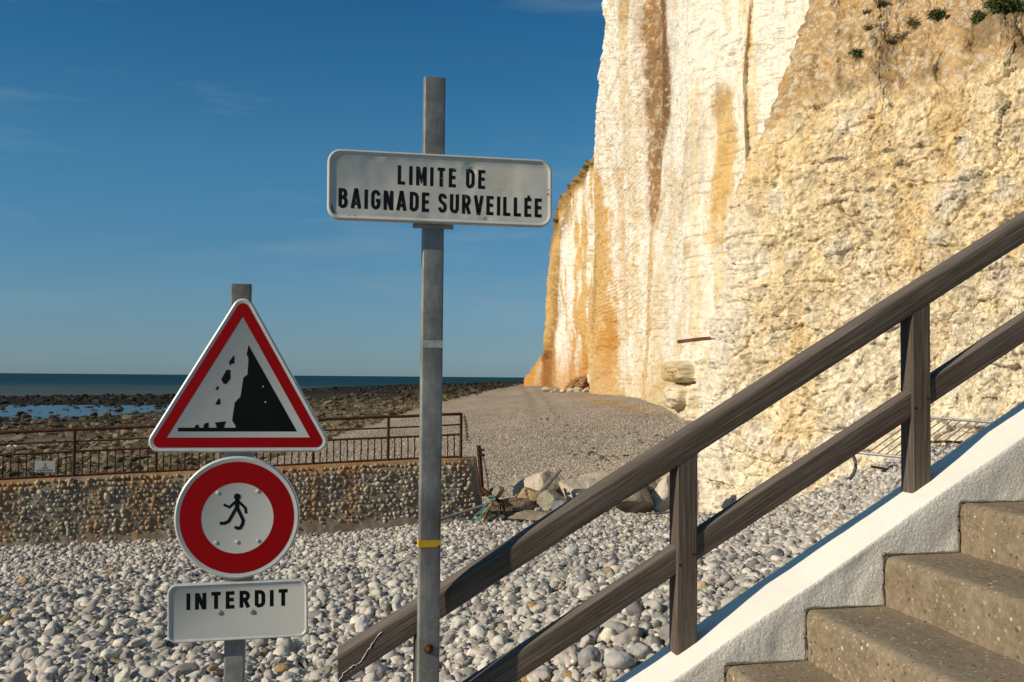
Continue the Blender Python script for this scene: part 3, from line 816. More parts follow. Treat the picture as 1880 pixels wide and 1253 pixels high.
# a jutting block on a rounded stump near the rusty rail
def bump2(cx, cy, rx, ry, p=4): return np.clip(1 - (np.abs((PX - cx) / rx) ** p + np.abs((PY - cy) / ry) ** p), 0, 1) ** 0.35
disp = disp + 1.1 * bump2(1252, 683, 24, 21) + 1.0 * bump2(1247, 728, 21, 25, 2.6) - 0.35 * np.exp(-((PY - 703) / 2.5) ** 2) * (np.abs(PX - 1252) < 26)
c = mixc(c, (0.52, 0.36, 0.15), bump2(1252, 683, 23, 20) * 0.75)
c = mixc(c, (0.22, 0.13, 0.05), bump2(1266, 686, 12, 18) * 0.7 * sstep(-0.1, 0.3, fbm(PX * 0.4, PY * 0.4, 0, 90, 3)))
c = mixc(c, (0.30, 0.12, 0.07), 0.7 * bump2(1326, 655, 4.5, 26, 2))
o, MAIN = cliff_mesh('chalk_cliff', PX, PY, Yd, disp, c, M['cliff']); tag(o, kind='structure')

# crumbly yellow buttress behind the stairs
py = np.linspace(1035, -260, 800)
BX_Y = [-260, -60, 24, 91, 152, 224, 303, 364, 455, 560, 650, 770, 945, 1060]; BX_X = [1560, 1502, 1483, 1462, 1438, 1407, 1377, 1359, 1340, 1322, 1300, 1287, 1284, 1284]
xl = np.interp(py, BX_Y, BX_X) + 5.0 * fbm(py * 0.022, 4, 0, 6, 5, 0.6)
t = np.concatenate([np.linspace(0, 0.60, 560), np.linspace(0.60, 1, 60)[1:]])
PX = xl[:, None] + (2320 - xl[:, None]) * t[None]; PY = np.repeat(py[:, None], len(t), 1)
a = (PX - CX) / F
tt = (9 - 17.5 * a) / (4.56 + 6 * a)
Yf = 17.5 + 6 * tt
Yd = Yf.copy()
rd = np.clip((PX - xl[:, None]) / 40.0, 0, 1)
for _ in range(4):
    z = (horizon(PX) - PY) / F * Yd
    ledge = 6.1 + 0.5 * fbm(PX * 0.012, 0, 0, 101, 3) - 0.0006 * (PX - 1480)
    Yd = Yf + 0.10 * (z + 3) + 0.75 * np.log1p(np.exp((z - ledge) * 3)) / 3 + 1.0 * (1 - np.sqrt(1 - (1 - rd) ** 2)) 
PX, PY, Yd = wrap_cols(PX, PY, Yd, 14, 3.0, 0.05)
Z = (horizon(PX) - PY) / F * Yd
U = (PX - CX) / F * 21.0
slope = sstep(-0.2, 0.35, Z - (6.1 + 0.5 * fbm(PX * 0.012, 0, 0, 101, 3) - 0.0006 * (PX - 1480)))
wx = U + 0.22 * fbm(U * 1.3, Z * 1.3, 0, 111, 3); wz = Z + 0.22 * fbm(U * 1.3, Z * 1.3, 5, 112, 3)
f1, f2, ci = worley(wx * 1.5, wz * 1.2, 7)
g1, g2, ci2 = worley(wx * 4.2, wz * 3.6, 8)
h1, h2, ci3 = worley(wx * 10.5, wz * 10.0, 9)
n1 = fbm(U * 0.9, Z * 0.45, 0, 113, 5, 0.55)
n2 = fbm(U * 3.5, Z * 3.0, 0, 114, 5, 0.62)
rid = 1 - np.abs(fbm(U * 2.2, Z * 0.9, 0, 116, 4))
dome = np.clip(1 - f1 * 1.15, 0, 1) * (0.35 + ci)
dome2 = np.clip(1 - g1 * 1.2, 0, 1) * (ci2 > 0.35) * (0.4 + ci2)
dome3 = np.clip(1 - h1 * 1.25, 0, 1) * (ci3 > 0.5)
mask3 = sstep(-0.15, 0.25, fbm(U * 0.8, Z * 0.8, 0, 117, 3))
b1, j1, q1 = blocks(wx * 0.85, wz * 1.25, 301)
b2, j2, q2 = blocks(wx * 2.6 + 0.2 * n1, wz * 3.6, 311)
wx2 = U + 0.05 * fbm(U * 6, Z * 6, 0, 131, 3); wz2 = Z + 0.05 * fbm(U * 6, Z * 6, 5, 132, 3)
b3, j3, q3 = blocks(wx2 * 8.0, wz2 * 10.5, 321)
nod = sstep(-0.25, 0.25, fbm(U * 0.7, Z * 0.7, 2, 134, 3))
disp = 0.30 * n1 + 0.10 * n2 + 0.14 * b1 + 0.070 * b2 + 0.042 * b3 * (0.3 + 0.7 * nod) + 0.05 * dome + 0.05 * dome2 + 0.030 * dome3 * (0.35 + mask3) + 0.034 * fbm(U * 9, Z * 8, 0, 118, 5, 0.72) + 0.07 * fbm(U * 3.2, Z * 0.7, 0, 141, 4, 0.6)
disp = disp - 0.05 * sstep(0.10, 0.0, j2) * sstep(-0.1, 0.2, fbm(U * 1.5, Z * 1.5, 0, 136, 3)) - 0.03 * sstep(0.12, 0.0, j3) * nod
crack = sstep(0.055, 0.0, f2 - f1) * sstep(-0.05, 0.3, fbm(U * 0.7, Z * 0.7, 3, 119, 3))
disp = disp - 0.05 * crack
# horizontal flint seams
seam = np.zeros_like(Z)
for zz, wd in ((3.05, 0.05), (1.05, 0.05), (-0.95, 0.05), (4.7, 0.05), (2.1, 0.03)):
    zc = zz + 0.14 * fbm(U * 0.6, zz, 0, int(zz * 10) + 130, 4)
    seam = np.maximum(seam, np.exp(-((Z - zc) / wd) ** 2) * sstep(-0.08, 0.12, fbm(U * 1.6, zz * 3, 0, int(zz * 7) + 150, 3)))
disp = disp - 0.06 * seam * (1 - slope)
c1 = np.array([0.80, 0.635, 0.385]); c2 = np.array([0.83, 0.715, 0.515]); c3 = np.array([0.76, 0.53, 0.24])
c = np.zeros(PX.shape + (3,)) + c2
yel = sstep(-0.30, 0.35, fbm(U * 0.55 + 4, Z * 0.30, 0, 121, 5, 0.6) + 0.10 * (Z - 2.8))
c = mixc(c, c1, 0.95 * yel)
c = mixc(c, c3, 0.75 * sstep(0.05, 0.38, fbm(U * 1.3, Z * 0.42, 0, 122, 5, 0.6)) * (0.35 + 0.65 * yel))
pale = sstep(0.55, 0.80, ci + 0.2 * n2) * sstep(0.5, 0.25, f1)
c = mixc(c, (0.74, 0.66, 0.53), pale * 0.7)
c = mixc(c, (0.70, 0.63, 0.52), (dome3 > 0.35) * mask3 * 0.3)
c = c * (1 + 0.22 * n2)[..., None]
n3 = fbm(U * 8, Z * 8, 0, 118, 5, 0.68)
c = mixc(c, (0.52, 0.39, 0.22), 0.45 * sstep(0.25, 0.5, -n3))
c = c * (1 + 0.16 * (q2 - 0.5) + 0.20 * (q3 - 0.5))[..., None]
c = mixc(c, (0.36, 0.25, 0.13), crack * 0.5)
c = mixc(c, (0.46, 0.35, 0.21), 0.30 * sstep(0.10, 0.0, j3) * nod)
sp = sstep(0.44, 0.58, fbm(U * 11, Z * 13, 0, 137, 3, 0.7))
c = mixc(c, (0.30, 0.22, 0.13), 0.65 * sp)
c = mixc(c, (0.82, 0.74, 0.60), 0.7 * sstep(0.40, 0.55, fbm(U * 9, Z * 9, 3, 138, 3, 0.7)))
xlw = np.concatenate([xl[:, None]] , 1)
c = mixc(c, (0.80, 0.72, 0.58), 0.75 * (1 - sstep(5, 95, PX - xlw + 30 * n1)) * sstep(300, 430, PY))
fl_ = sstep(0.52, 0.66, fbm(U * 4.5, Z * 5.5, 0, 124, 3, 0.6) + 0.95 * seam * (0.5 + n2))
fl_ = np.maximum(fl_, (h1 < 0.26) * (ci3 < 0.05))
c = mixc(c, (0.13, 0.105, 0.085), np.clip(fl_ * 0.75 * (1 - slope), 0, 1))
soil = np.array([0.50, 0.325, 0.15])
sc_ = np.zeros_like(c) + soil * (1 + 0.35 * fbm(U * 3, Z * 3, 0, 126, 5, 0.65))[..., None]
sc_ = mixc(sc_, (0.62, 0.52, 0.38), (dome3 > 0.4) * 0.8)
sc_ = mixc(sc_, (0.24, 0.165, 0.085), sstep(0.1, 0.4, fbm(U * 1.0, Z * 1.0, 0, 127, 4)) * 0.75)
c = c * (1 - slope[..., None]) + sc_ * slope[..., None]
disp = disp * (1 - 0.5 * slope) + slope * 0.05 * dome2
disp[:, :14] *= np.linspace(0.2, 1, 14)[None]
o, BUTT = cliff_mesh('cliff_buttress', PX, PY, Yd, disp, c, M['butt']); tag(o, kind='structure')
BUTT_PX, BUTT_PY = PX, PY
def on_buttress(px, py):
    k = np.argmin((BUTT_PX[:, 14:] - px) ** 2 + (BUTT_PY[:, 14:] - py) ** 2)
    i, j = np.unravel_index(k, BUTT_PX[:, 14:].shape)
    return BUTT[i, j + 14]

# ------------------------------------------------------------------ shingle pebbles
r_st = radians(10.5)                                     # stairs and handrail run this far off the picture plane
dS = np.array([cos(r_st), sin(r_st)]); nS = np.array([sin(r_st), -cos(r_st)])
O_RAIL = at(786, 900, 3.3); O_RAIL = np.array([O_RAIL[0], O_RAIL[1], 8.0])
def stair_sy(X, Y):
    q = np.stack([X - O_RAIL[0], Y - O_RAIL[1]], -1)
    return q @ dS, -(q @ nS)                              # along the stairs, away from the camera

def peb_cols(n, base=(0.50, 0.455, 0.39), spread=0.40, orange=0.022, dark=0.13):
    c = np.array(base)[None] * (1 + spread * RNG.normal(size=(n, 1)).clip(-1.7, 1.7) * 0.6)
    c = c * (1 + 0.018 * RNG.normal(size=(n, 3)))
    q = RNG.random(n)
    c[q < orange] = np.array([0.42, 0.27, 0.13]) * RNG.uniform(0.7, 1.2, ((q < orange).sum(), 1))
    d = (q > orange) & (q < orange + dark)
    c[d] = np.array([0.25, 0.235, 0.225]) * RNG.uniform(0.6, 1.2, (d.sum(), 1))
    return np.clip(c, 0.03, 0.72)

def pebble_field(n, y0, y1, umin, umax, smean, ssig, sub, zoff, shapes):
    Y = np.sqrt(RNG.uniform(y0 ** 2, y1 ** 2, n)); X = RNG.uniform(umin, umax, n) * Y
    ok = Y < line_y(X) + np.where(X > -0.7, 0.5, -0.02)
    # nothing inside the stairs or behind the cliff face
    s_, y_ = stair_sy(X, Y)
    ok &= ~((s_ > -1.2) & (y_ < 0.20) & (y_ > -3.0))
    ok &= ~((s_ <= -1.2) & (s_ > -3.0) & (y_ < 0.0) & (y_ > -1.6) & (X > 0.2))
    X, Y = X[ok], Y[ok]
    n = len(X)
    a_ = X / Y
    tq = (9 - 17.5 * a_) / (4.56 + 6 * a_); yb = 17.5 + 6 * tq
    ok = (a_ < 0.186) | (Y < yb + 0.35)
    X, Y = X[ok], Y[ok]; n = len(X)
    s0 = np.exp(RNG.normal(math.log(smean), ssig, n)).clip(0.022, 0.13 if smean < 0.09 else 0.18) * 0.5
    S = np.stack([s0 * RNG.uniform(0.95, 1.35, n), s0 * RNG.uniform(0.75, 1.0, n), s0 * RNG.uniform(0.55, 0.82, n)], 1)
    rot = rotmats(RNG.normal(0, 0.5, n), RNG.normal(0, 0.5, n), RNG.uniform(0, 2 * pi, n))
    Zp = ground_z(X, Y, False) + s0 * zoff * RNG.uniform(0.4, 1.3, n)
    return scatter(shapes, np.stack([X, Y, Zp], 1), S, rot, peb_cols(n))
sh2 = [pebble_shape(2, k, 0.55) for k in range(14)]
sh1 = [pebble_shape(1, k + 20, 0.5) for k in range(12)]
sh0 = [pebble_shape(0, k + 40, 0.35) for k in range(8)]
ang2 = [rock_shape(2, k + 500, 12, 0.14, 0.62) for k in range(8)]
ang1 = [rock_shape(1, k + 520, 10, 0.14, 0.62) for k in range(8)]
parts = [pebble_field(9500, 4.2, 7.8, -0.62, 0.58, 0.052, 0.36, 2, 0.55, sh2 + ang2),
         pebble_field(2600, 4.6, 8.5, -0.95, -0.60, 0.060, 0.36, 1, 0.55, sh1 + ang1),
         pebble_field(13000, 4.2, 7.8, -0.62, 0.58, 0.036, 0.28, 1, 0.60, sh1 + ang1),
         pebble_field(42000, 7.6, 13.5, -0.61, 0.57, 0.050, 0.38, 1, 0.60, sh1 + ang1),
         pebble_field(110000, 13.2, 24.5, -0.60, 0.56, 0.056, 0.36, 0, 0.65, sh0),
         pebble_field(150, 4.5, 9, -0.60, 0.56, 0.105, 0.14, 2, 0.6, sh2 + ang2),
         pebble_field(500, 9, 24, -0.60, 0.56, 0.110, 0.16, 1, 0.6, sh1 + ang1)]
def join(parts):
    vs, fs, cs, o_ = [], [], [], 0
    for v, f, c_ in parts:
        vs.append(v); fs.append(f + o_); cs.append(c_); o_ += len(v)
    return np.concatenate(vs), np.concatenate(fs), np.concatenate(cs)
v, f, c_ = join(parts)
po = fast_mesh('shingle', v, f, M['pebble'], c_)
tag(po, 'grey white flint shingle covering the bank in front of the sea wall', 'shingle', kind='stuff')

# beach gravel beyond the wall
n = 95000
u_ = RNG.uniform(-0.25, 0.25, n); Y = 1 / np.sqrt(RNG.uniform(1 / 135.0 ** 2, 1 / 31.0 ** 2, n)); X = u_ * Y
ok = (Y > line_y(X) + 0.9)
X, Y = X[ok], Y[ok]
rfp, _, uu = reefness(X, Y)
ok = (rfp < 0.4) & (uu < 1300)
X, Y = X[ok], Y[ok]; n = len(X)
s0 = np.exp(RNG.normal(math.log(0.075), 0.35, n)).clip(0.035, 0.2) * 0.5 * np.clip(Y / 55, 0.9, 1.2)
S = np.stack([s0 * 1.2, s0 * 0.9, s0 * 0.65], 1)
v, f, c_ = scatter([pebble_shape(0, k + 40, 0.3) for k in range(6)] , np.stack([X, Y, ground_z(X, Y) + s0 * 0.25], 1), S, rotmats(RNG.normal(0, .3, n), RNG.normal(0, .3, n), RNG.uniform(0, 6.3, n)), peb_cols(n, (0.36, 0.305, 0.245), 0.40, 0.03, 0.16))
bo = fast_mesh('beach_gravel', v, f, M['pebble'], c_)
tag(bo, 'fine grey brown gravel spread over the beach below the cliff', 'gravel', kind='stuff')

# reef rocks
n = 6500
px = RNG.uniform(-260, 960, n); py = 736 + 150 * RNG.random(n) ** 1.15
lim = np.interp(px, [-500, 300, 420, 520, 600, 690, 760, 850, 910, 960], [990, 930, 880, 836, 806, 778, 752, 730, 716, 706])
py = np.minimum(py, lim + RNG.normal(0, 5, n)) ; py = np.where(py > lim - 2, lim - RNG.random(n) * (lim - 705).clip(6, 200), py)
n2_ = 2200
px2 = RNG.uniform(-260, 940, n2_); py2 = np.interp(px2, [0, 306, 560, 700, 960], [731, 729, 717, 710, 702]) + RNG.uniform(0, 1, n2_) ** 1.3 * np.interp(px2, [0, 560, 940], [24, 24, 8])
px = np.concatenate([px, px2]); py = np.concatenate([py, py2])
ok = (py > np.interp(px, [0, 306, 560, 700, 960], [731, 729, 717, 710, 702]))
px, py = px[ok], py[ok]
for _ in range(1):
    zest = np.interp((py - horizon(px)), [10, 30, 60, 90, 130, 200], [-7.3, -7.4, -7.1, -6.5, -5.9, -5.4])
Y = -zest * F / (py - horizon(px)); X = (px - CX) / F * Y
for _ in range(4):
    zest = ground_z(X, Y, False) - 8
    Y = -zest * F / (py - horizon(px)); X = (px - CX) / F * Y
n = len(X)
okk = (Y > line_y(X) + 3) & (Y < edge_dist(px) * 0.97)
# leave the pools and sand mostly open
zz = ground_z(X, Y)
okk &= (zz > PZ - 0.06) | (RNG.random(n) < 0.25) | (Y < 110)
snd = (fbm(X * 0.07, Y * 0.03, 0, 33, 3) > 0.12) & (py > 800) & (py < 842)
okk &= ~(snd & (RNG.random(n) < 0.85))
X, Y, px, py, zz = X[okk], Y[okk], px[okk], py[okk], zz[okk]; n = len(X)
spx = np.exp(RNG.normal(math.log(4.2), 0.42, n)).clip(1.5, 12) * np.interp(py, [705, 735, 790, 850], [0.45, 0.75, 1.0, 1.35])
s0 = spx / F * Y
S = np.stack([s0 * RNG.uniform(0.9, 1.5, n), s0 * RNG.uniform(0.9, 1.5, n), s0 * RNG.uniform(0.45, 0.8, n)], 1)
dk = 1 - sstep(748, 802, py + RNG.normal(0, 8, n) + np.interp(px, [0, 300, 560, 900], [-8, 6, 38, 40]))
cc = np.array([0.17, 0.132, 0.078])[None] * RNG.uniform(0.45, 1.55, (n, 1)) * (1 + 0.08 * RNG.normal(size=(n, 3)))
gq = RNG.random(n) < 0.22; cc[gq] = np.array([0.105, 0.098, 0.048]) * RNG.uniform(0.6, 1.2, (gq.sum(), 1))
cc = cc * (1 - dk[:, None]) + np.array([0.022, 0.017, 0.011])[None] * RNG.uniform(0.6, 1.7, (n, 1)) * dk[:, None]
v, f, c_ = scatter([rock_shape(2, k + 60, 10, 0.10, 0.5) for k in range(9)], np.stack([X, Y, zz + s0 * 0.15], 1), S, rotmats(RNG.normal(0, .3, n), RNG.normal(0, .3, n), RNG.uniform(0, 6.3, n)), np.clip(cc, 0.008, .6))
ro = fast_mesh('reef_rocks', v, f, M['reef'], c_, smooth=False)
tag(ro, 'weed covered dark rocks strewn over the reef at low tide', 'rocks', kind='stuff')

# dark seaweed wrack on the beach
n = 70
cl = np.array([(1062, 802), (1040, 790), (1085, 835), (1095, 845), (1020, 778), (1160, 800), (1190, 805), (1230, 812), (1120, 842), (1010, 772)])
k = RNG.integers(0, len(cl), n)
px = cl[k, 0] + RNG.normal(0, 17, n); py = cl[k, 1] + RNG.normal(0, 6, n)
zest = np.full(n, -3.2); Y = -zest * F / (py - horizon(px)); X = (px - CX) / F * Y
for _ in range(4):
    zest = ground_z(X, Y) - 8; Y = -zest * F / (py - horizon(px)); X = (px - CX) / F * Y
s0 = RNG.uniform(0.03, 0.10, n)
S = np.stack([s0 * 1.8, s0 * 0.8, s0 * 0.5], 1)
v, f, c_ = scatter([rock_shape(1, k + 80, 8, 0.1) for k in range(4)], np.stack([X, Y, ground_z(X, Y) + 0.05], 1), S, rotmats(RNG.normal(0, .3, n), RNG.normal(0, .3, n), RNG.uniform(0, 6.3, n)), np.array([0.085, 0.07, 0.055])[None] * RNG.uniform(0.6, 1.6, (n, 1)))
wo = fast_mesh('seaweed', v, f, M['reef'], c_)
tag(wo, 'dark dried seaweed scraps lying on the gravel beach', 'seaweed', kind='stuff')

# ------------------------------------------------------------------ sea wall of coursed flints
def wallY(X): return np.interp(X, [-30, -9.41, -0.66], [14.3, 18.3, 20.0])
def wall_top(X): return 8 + np.interp(X, [-30, -9.41, -0.76], [-2.86, -2.0, -1.637])
WALL_R = -0.74
nx, nz = 420, 46
xs = np.linspace(-17.0, 0, nx); tz = np.linspace(0, 1, nz)
XX, TT = np.meshgrid(xs, tz, indexing='ij')
top = wall_top(np.minimum(XX, WALL_R)); bot = top - 2.2
ZZ = lerp(bot, top, TT)
def end_x(zrel): return WALL_R + 0.015 + 0.16 * np.maximum(0, zrel - 0.18) ** 1.0   # the end batters out towards its foot
k = np.arange(nx) / (nx - 1)
XX = -17.0 + (end_x(top - ZZ) + 17.0) * k[:, None]
nrm = 0.035 * fbm(XX * 3, ZZ * 3, 0, 201, 5, 0.6) + 0.012 * fbm(XX * 14, ZZ * 14, 0, 202, 3)
rnd = 0.10 * sstep(0.90, 1.0, TT) ** 2 + 0.16 * sstep(0.965, 1.0, k[:, None] * np.ones_like(TT)) ** 2
foot = -0.07 * sstep(1.0, 1.5, top - ZZ)
YY = wallY(XX) + nrm + rnd + foot
Vw = np.stack([XX, YY, ZZ], -1)
rust = np.zeros_like(XX)
for xp in (435, 520, 578, 640, 300, 270, 200, 60):
    xw = (xp - CX) / F * 19.2
    rust = np.maximum(rust, np.exp(-((XX - xw - 0.06 * fbm(ZZ * 3, XX, 0, xp, 2)) / 0.16) ** 2) * RNG.uniform(0.5, 1) * (1 - 0.5 * sstep(0.2, 1.2, top - ZZ)))
cw = np.zeros_like(Vw) + np.array([0.23, 0.19, 0.135]) * (1 + 0.35 * fbm(XX * 2.2, ZZ * 2.2, 0, 205, 5))[..., None]
cw = mixc(cw, (0.27, 0.235, 0.185), sstep(-1.9, -0.9, XX) * 0.8)
cw = mixc(cw, (0.34, 0.17, 0.055), np.clip(rust * 0.7 + 0.75 * sstep(0.20, 0.02, top - ZZ), 0, 0.9) * sstep(-0.4, 0.2, fbm(XX * 1.5, ZZ * 5, 0, 206, 4)))
Vf = Vw.reshape(-1, 3); Ff = grid_faces(nx, nz)[:, ::-1]
# back, top and end
back = Vw[:, -1] + np.array([0, 0.45, 0]); backb = Vw[:, 0] + np.array([0, 0.55, 0])
o1 = len(Vf)
Vall = np.concatenate([Vf, back, backb]); 
topf = [(i * nz + nz - 1, (i + 1) * nz + nz - 1, o1 + i + 1, o1 + i) for i in range(nx - 1)]
backf = [(o1 + i, o1 + i + 1, o1 + nx + i + 1, o1 + nx + i) for i in range(nx - 1)]
ef = []
em = Vw[-1] + np.array([0, 0.5, 0]); o2 = len(Vall); Vall = np.concatenate([Vall, em])
ef = [((nx - 1) * nz + j, o2 + j, o2 + j + 1, (nx - 1) * nz + j + 1) for j in range(nz - 1)]
Fall = np.concatenate([Ff, np.array(topf), np.array(backf), np.array(ef)])
call = np.concatenate([cw.reshape(-1, 3), cw[:, -1], cw[:, 0], cw[-1]])
# flints set in rows
fx, fz = [], []
row = 0
zr = 0.05
while zr < 1.42:
    step = 0.088
    x0 = -12.5 + RNG.uniform(0, 0.08)
    cnt = int(12.5 / step)
    keep = RNG.random(cnt) < np.interp(zr, [0, 0.95, 1.15, 1.42], [0.95, 0.92, 0.62, 0.30])
    xr = x0 + np.arange(cnt) * step + RNG.normal(0, 0.022, cnt)
    fx.append(xr[keep]); fz.append(np.full(keep.sum(), zr) + RNG.normal(0, 0.015, keep.sum()) + 0.02 * fbm(xr[keep] * 1.5, zr, 0, 77, 2))
    zr += 0.086
fx = np.concatenate(fx); fz = np.concatenate(fz)
ok = fx < end_x(fz) - 0.08
fx, fz = fx[ok], fz[ok]; n = len(fx)
s0 = np.exp(RNG.normal(math.log(0.036), 0.22, n)).clip(0.02, 0.058)
S = np.stack([s0 * RNG.uniform(0.85, 1.45, n), s0 * 0.8, s0 * RNG.uniform(0.8, 1.25, n)], 1)
zt = wall_top(np.minimum(fx, WALL_R)) - fz
C = np.array([0.42, 0.355, 0.26])[None] * RNG.uniform(0.55, 1.35, (n, 1)) * (1 + 0.05 * RNG.normal(size=(n, 3)))
rk = np.zeros(n)
for xp in (435, 520, 578, 640, 300, 270, 200, 60):
    xw = (xp - CX) / F * 19.2
    rk = np.maximum(rk, np.exp(-((fx - xw) / 0.2) ** 2))
C = C * (1 - 0.7 * rk[:, None]) + np.array([0.40, 0.22, 0.08])[None] * 0.7 * rk[:, None]
C = np.where((fz < 0.19)[:, None], C * 0.55 + np.array([0.42, 0.24, 0.09]) * 0.45, C)
pf = np.stack([fx, wallY(fx) + 0.013 + 0.035 * fbm(fx * 3, zt * 3, 0, 201, 5, 0.6) + 0.02 * (fz < .1), zt], 1)
v, f, c_ = scatter(sh1 + ang1, pf, S, rotmats(RNG.normal(0, .8, n), RNG.normal(0, .8, n), RNG.normal(0, .8, n)), np.clip(C, .03, .7))
me = bpy.data.meshes.new('sea_wall')
tri = np.concatenate([Fall[:, [0, 1, 2]], Fall[:, [0, 2, 3]]])
wo_ = fast_mesh('sea_wall', np.concatenate([Vall, v]), np.concatenate([tri, f + len(Vall)]), M['cob'], np.clip(np.concatenate([call, c_]), .02, .7))
tag(wo_, 'low sea wall of coursed flint cobbles with rust stains under a railing', 'sea wall')

# ------------------------------------------------------------------ rusty railing on the sea wall
def rail_pt(px, h):
    X = (px - CX) / F * 18.6
    for _ in range(6):
        Yw = float(wallY(X)) + 0.24
        X = (px - CX) / F * Yw
    return Vector((X, Yw, float(wall_top(X)) + h))
rl = empty('railing', rail_pt(435, 0))
tag(rl, 'rusty iron balustrade along the top of the flint sea wall', 'railing')
def W2L(o, p): return Vector(p) - o.location
posts_px = [-310, -152, -4, 141, 291, 435, 578, 715, 848]
hts = (0.90, 0.68, 0.485, 0.045)
def rail_line(h, r, name):
    pts = [W2L(rl, rail_pt(p, h)) + Vector((0, 0, random.uniform(-0.006, 0.006))) for p in np.linspace(-310, 848, 24)]
    MB().tube(pts, r, 8).build(name, M['rust'], rl)
rail_line(hts[0], 0.030, 'top_rail'); rail_line(hts[1], 0.017, 'middle_rail'); rail_line(hts[2], 0.021, 'middle_rail'); rail_line(hts[3], 0.019, 'bottom_rail')
for p in posts_px:
    a_, b_ = W2L(rl, rail_pt(p, -0.06)), W2L(rl, rail_pt(p, 0.915))
    MB().tube([a_, b_], 0.031, 8).build('post', M['rust'], rl)
bal = []
for a_, b_ in zip(posts_px[:-1], posts_px[1:]):
    nb = 10 if a_ > 280 else 9
    for i in range(1, nb + 1):
        bal.append(a_ + (b_ - a_) * i / (nb + 1))
bal = [b for b in bal if b > -60]
base = None
for b in bal:
    pos = W2L(rl, rail_pt(b, hts[3]))
    if base is None:
        base = MB().tube([(0, 0, 0), (0.003, 0, 0.2), (0, 0, hts[2] - hts[3])], 0.0165, 6).build('baluster', M['rust'], rl)
        base.location = pos
    else:
        o = base.copy(); sc.collection.objects.link(o); o.parent = rl; o.location = pos
        o.rotation_euler = (0, random.uniform(-0.012, 0.012), 0)

# faded notice wired to the railing
p0 = rail_pt(90, 0.235) + Vector((0, -0.045, 0))
plate = empty('notice_plate', p0, math.atan2(1.7, 8.75)); tag(plate, 'faded rectangular notice plate fixed to the balusters of the rusty railing', 'notice')
m = MB(); m.box((0, 0, 0), (0.36, 0.008, 0.21)); m.build('panel', M['plate'], plate, False)
m = MB()
m.box((0.0, -0.0062, 0.028), (0.018, 0.003, 0.05)); m.box((0.0, -0.0062, 0.062), (0.012, 0.003, 0.012))
for z_, w_ in ((-0.015, 0.10), (-0.035, 0.10), (-0.062, 0.28), (-0.080, 0.30)):
    x_ = -w_ / 2
    while x_ < w_ / 2 - 0.012:
        q = random.uniform(0.010, 0.028); m.box((x_ + q / 2, -0.0062, z_), (q, 0.003, 0.008)); x_ += q + 0.006
m.build('print', m_plain('faded print', (0.09, 0.09, 0.08), 0.8), plate, False)

# chain hanging at the end post of the railing
def chain(name, a, b, n, r, mat, sag=0.0):
    mb = MB(); a, b = Vector(a), Vector(b)
    for i in range(n):
        t0 = i / n; t1 = (i + 1.25) / n
        p, q = a.lerp(b, t0), a.lerp(b, min(t1, 1.0))
        p.x += sag * sin(pi * t0); q.x += sag * sin(pi * min(t1, 1)); d_ = (q - p).normalized()
        s_ = d_.cross(Vector((0, 1, 0))).normalized() if i % 2 else d_.cross(Vector((1, 0, 0))).normalized()
        w_ = r * 1.7
        mb.tube([p - s_ * w_ * 0.4, p + d_ * w_ * 0.6 - s_ * w_, q - d_ * w_ * 0.6 - s_ * w_, q - s_ * w_ * 0.4 + s_ * w_ * 0.4, q - d_ * w_ * 0.6 + s_ * w_, p + d_ * w_ * 0.6 + s_ * w_, p - s_ * w_ * 0.4], r * 0.55, 5)
    return mb.build(name, mat)
e0 = rail_pt(851, 0.88); e1 = rail_pt(854, 0.36)
tag(chain('chain', e0 + Vector((0.03, -0.05, 0)), e1 + Vector((0.06, -0.05, 0)), 16, 0.016, M['rust'], 0.02), 'rusty chain hanging from the end post of the wall railing', 'chain')

# leaning steel post and its chain past the end of the wall
sp = empty('steel_post', at(886, 906, 19.8)); tag(sp, 'dark rusty steel post standing just past the end of the sea wall', 'post')
m = MB(); a_, b_ = Vector(at(886, 912, 19.8)) - sp.location, Vector(at(879, 818, 19.8)) - sp.location
m.tube([a_, a_.lerp(b_, .5), b_], 0.042, 4); m.build('upright', M['darkrust'], sp, False)
m = MB()
for t_ in (0.83, 0.93): MB().tube([a_.lerp(b_, t_) + Vector((-0.03, -.05, 0)), a_.lerp(b_, t_) + Vector((0.11, -.05, -0.02))], 0.028, 6).build('hook', M['darkrust'], sp)
m = MB(); m.tube([at(882, 896, 19.75) - np.array(sp.location), at(897, 909, 19.6) - np.array(sp.location), at(903, 914, 19.5) - np.array(sp.location)], 0.05, 6); m.build('foot_bracket', M['darkrust'], sp)
tag(chain('chain', at(884, 830, 19.7), at(897, 908, 19.6), 22, 0.013, M['darkrust'], 0.03), 'thin dark chain hung from the leaning steel post by the boulders', 'chain')

# ------------------------------------------------------------------ boulders at the end of the wall
def boulder(px, py, wpx, hpx, Y, colr, seed, label, depth=0.8, rot=(0, 0, 0), planes=9, rough=0.045, name='boulder', group=None, sub=3, mat='boulder', lo=0.55):
    V, Fc = rock_shape(sub, seed, planes, rough, lo)
    V = V - (V.max(0) + V.min(0)) / 2
    Rm = np.array(Matrix.Rotation(rot[2], 3, 'Z') @ Matrix.Rotation(rot[1], 3, 'Y') @ Matrix.Rotation(rot[0], 3, 'X'))
    w, h = wpx / F * Y, hpx / F * Y
    V = V / (V.max(0) - V.min(0)) * np.array([w, w * depth, h]) 
    V = V @ Rm.T
    g = np.random.default_rng(seed)
    n_ = fbm(V[:, 0] * 4 / w + seed, V[:, 1] * 4 / w, V[:, 2] * 4 / w, seed, 3)
    cv = np.array(colr)[None] * (1 + 0.22 * n_)[:, None]
    o = obj(name, V, Fc, M[mat], None, True, None, np.clip(cv, .01, .75), sharp=24)
    o.location = at(px, py, Y)
    return tag(o, label, 'boulder' if name == 'boulder' else name.replace('_', ' '), group)
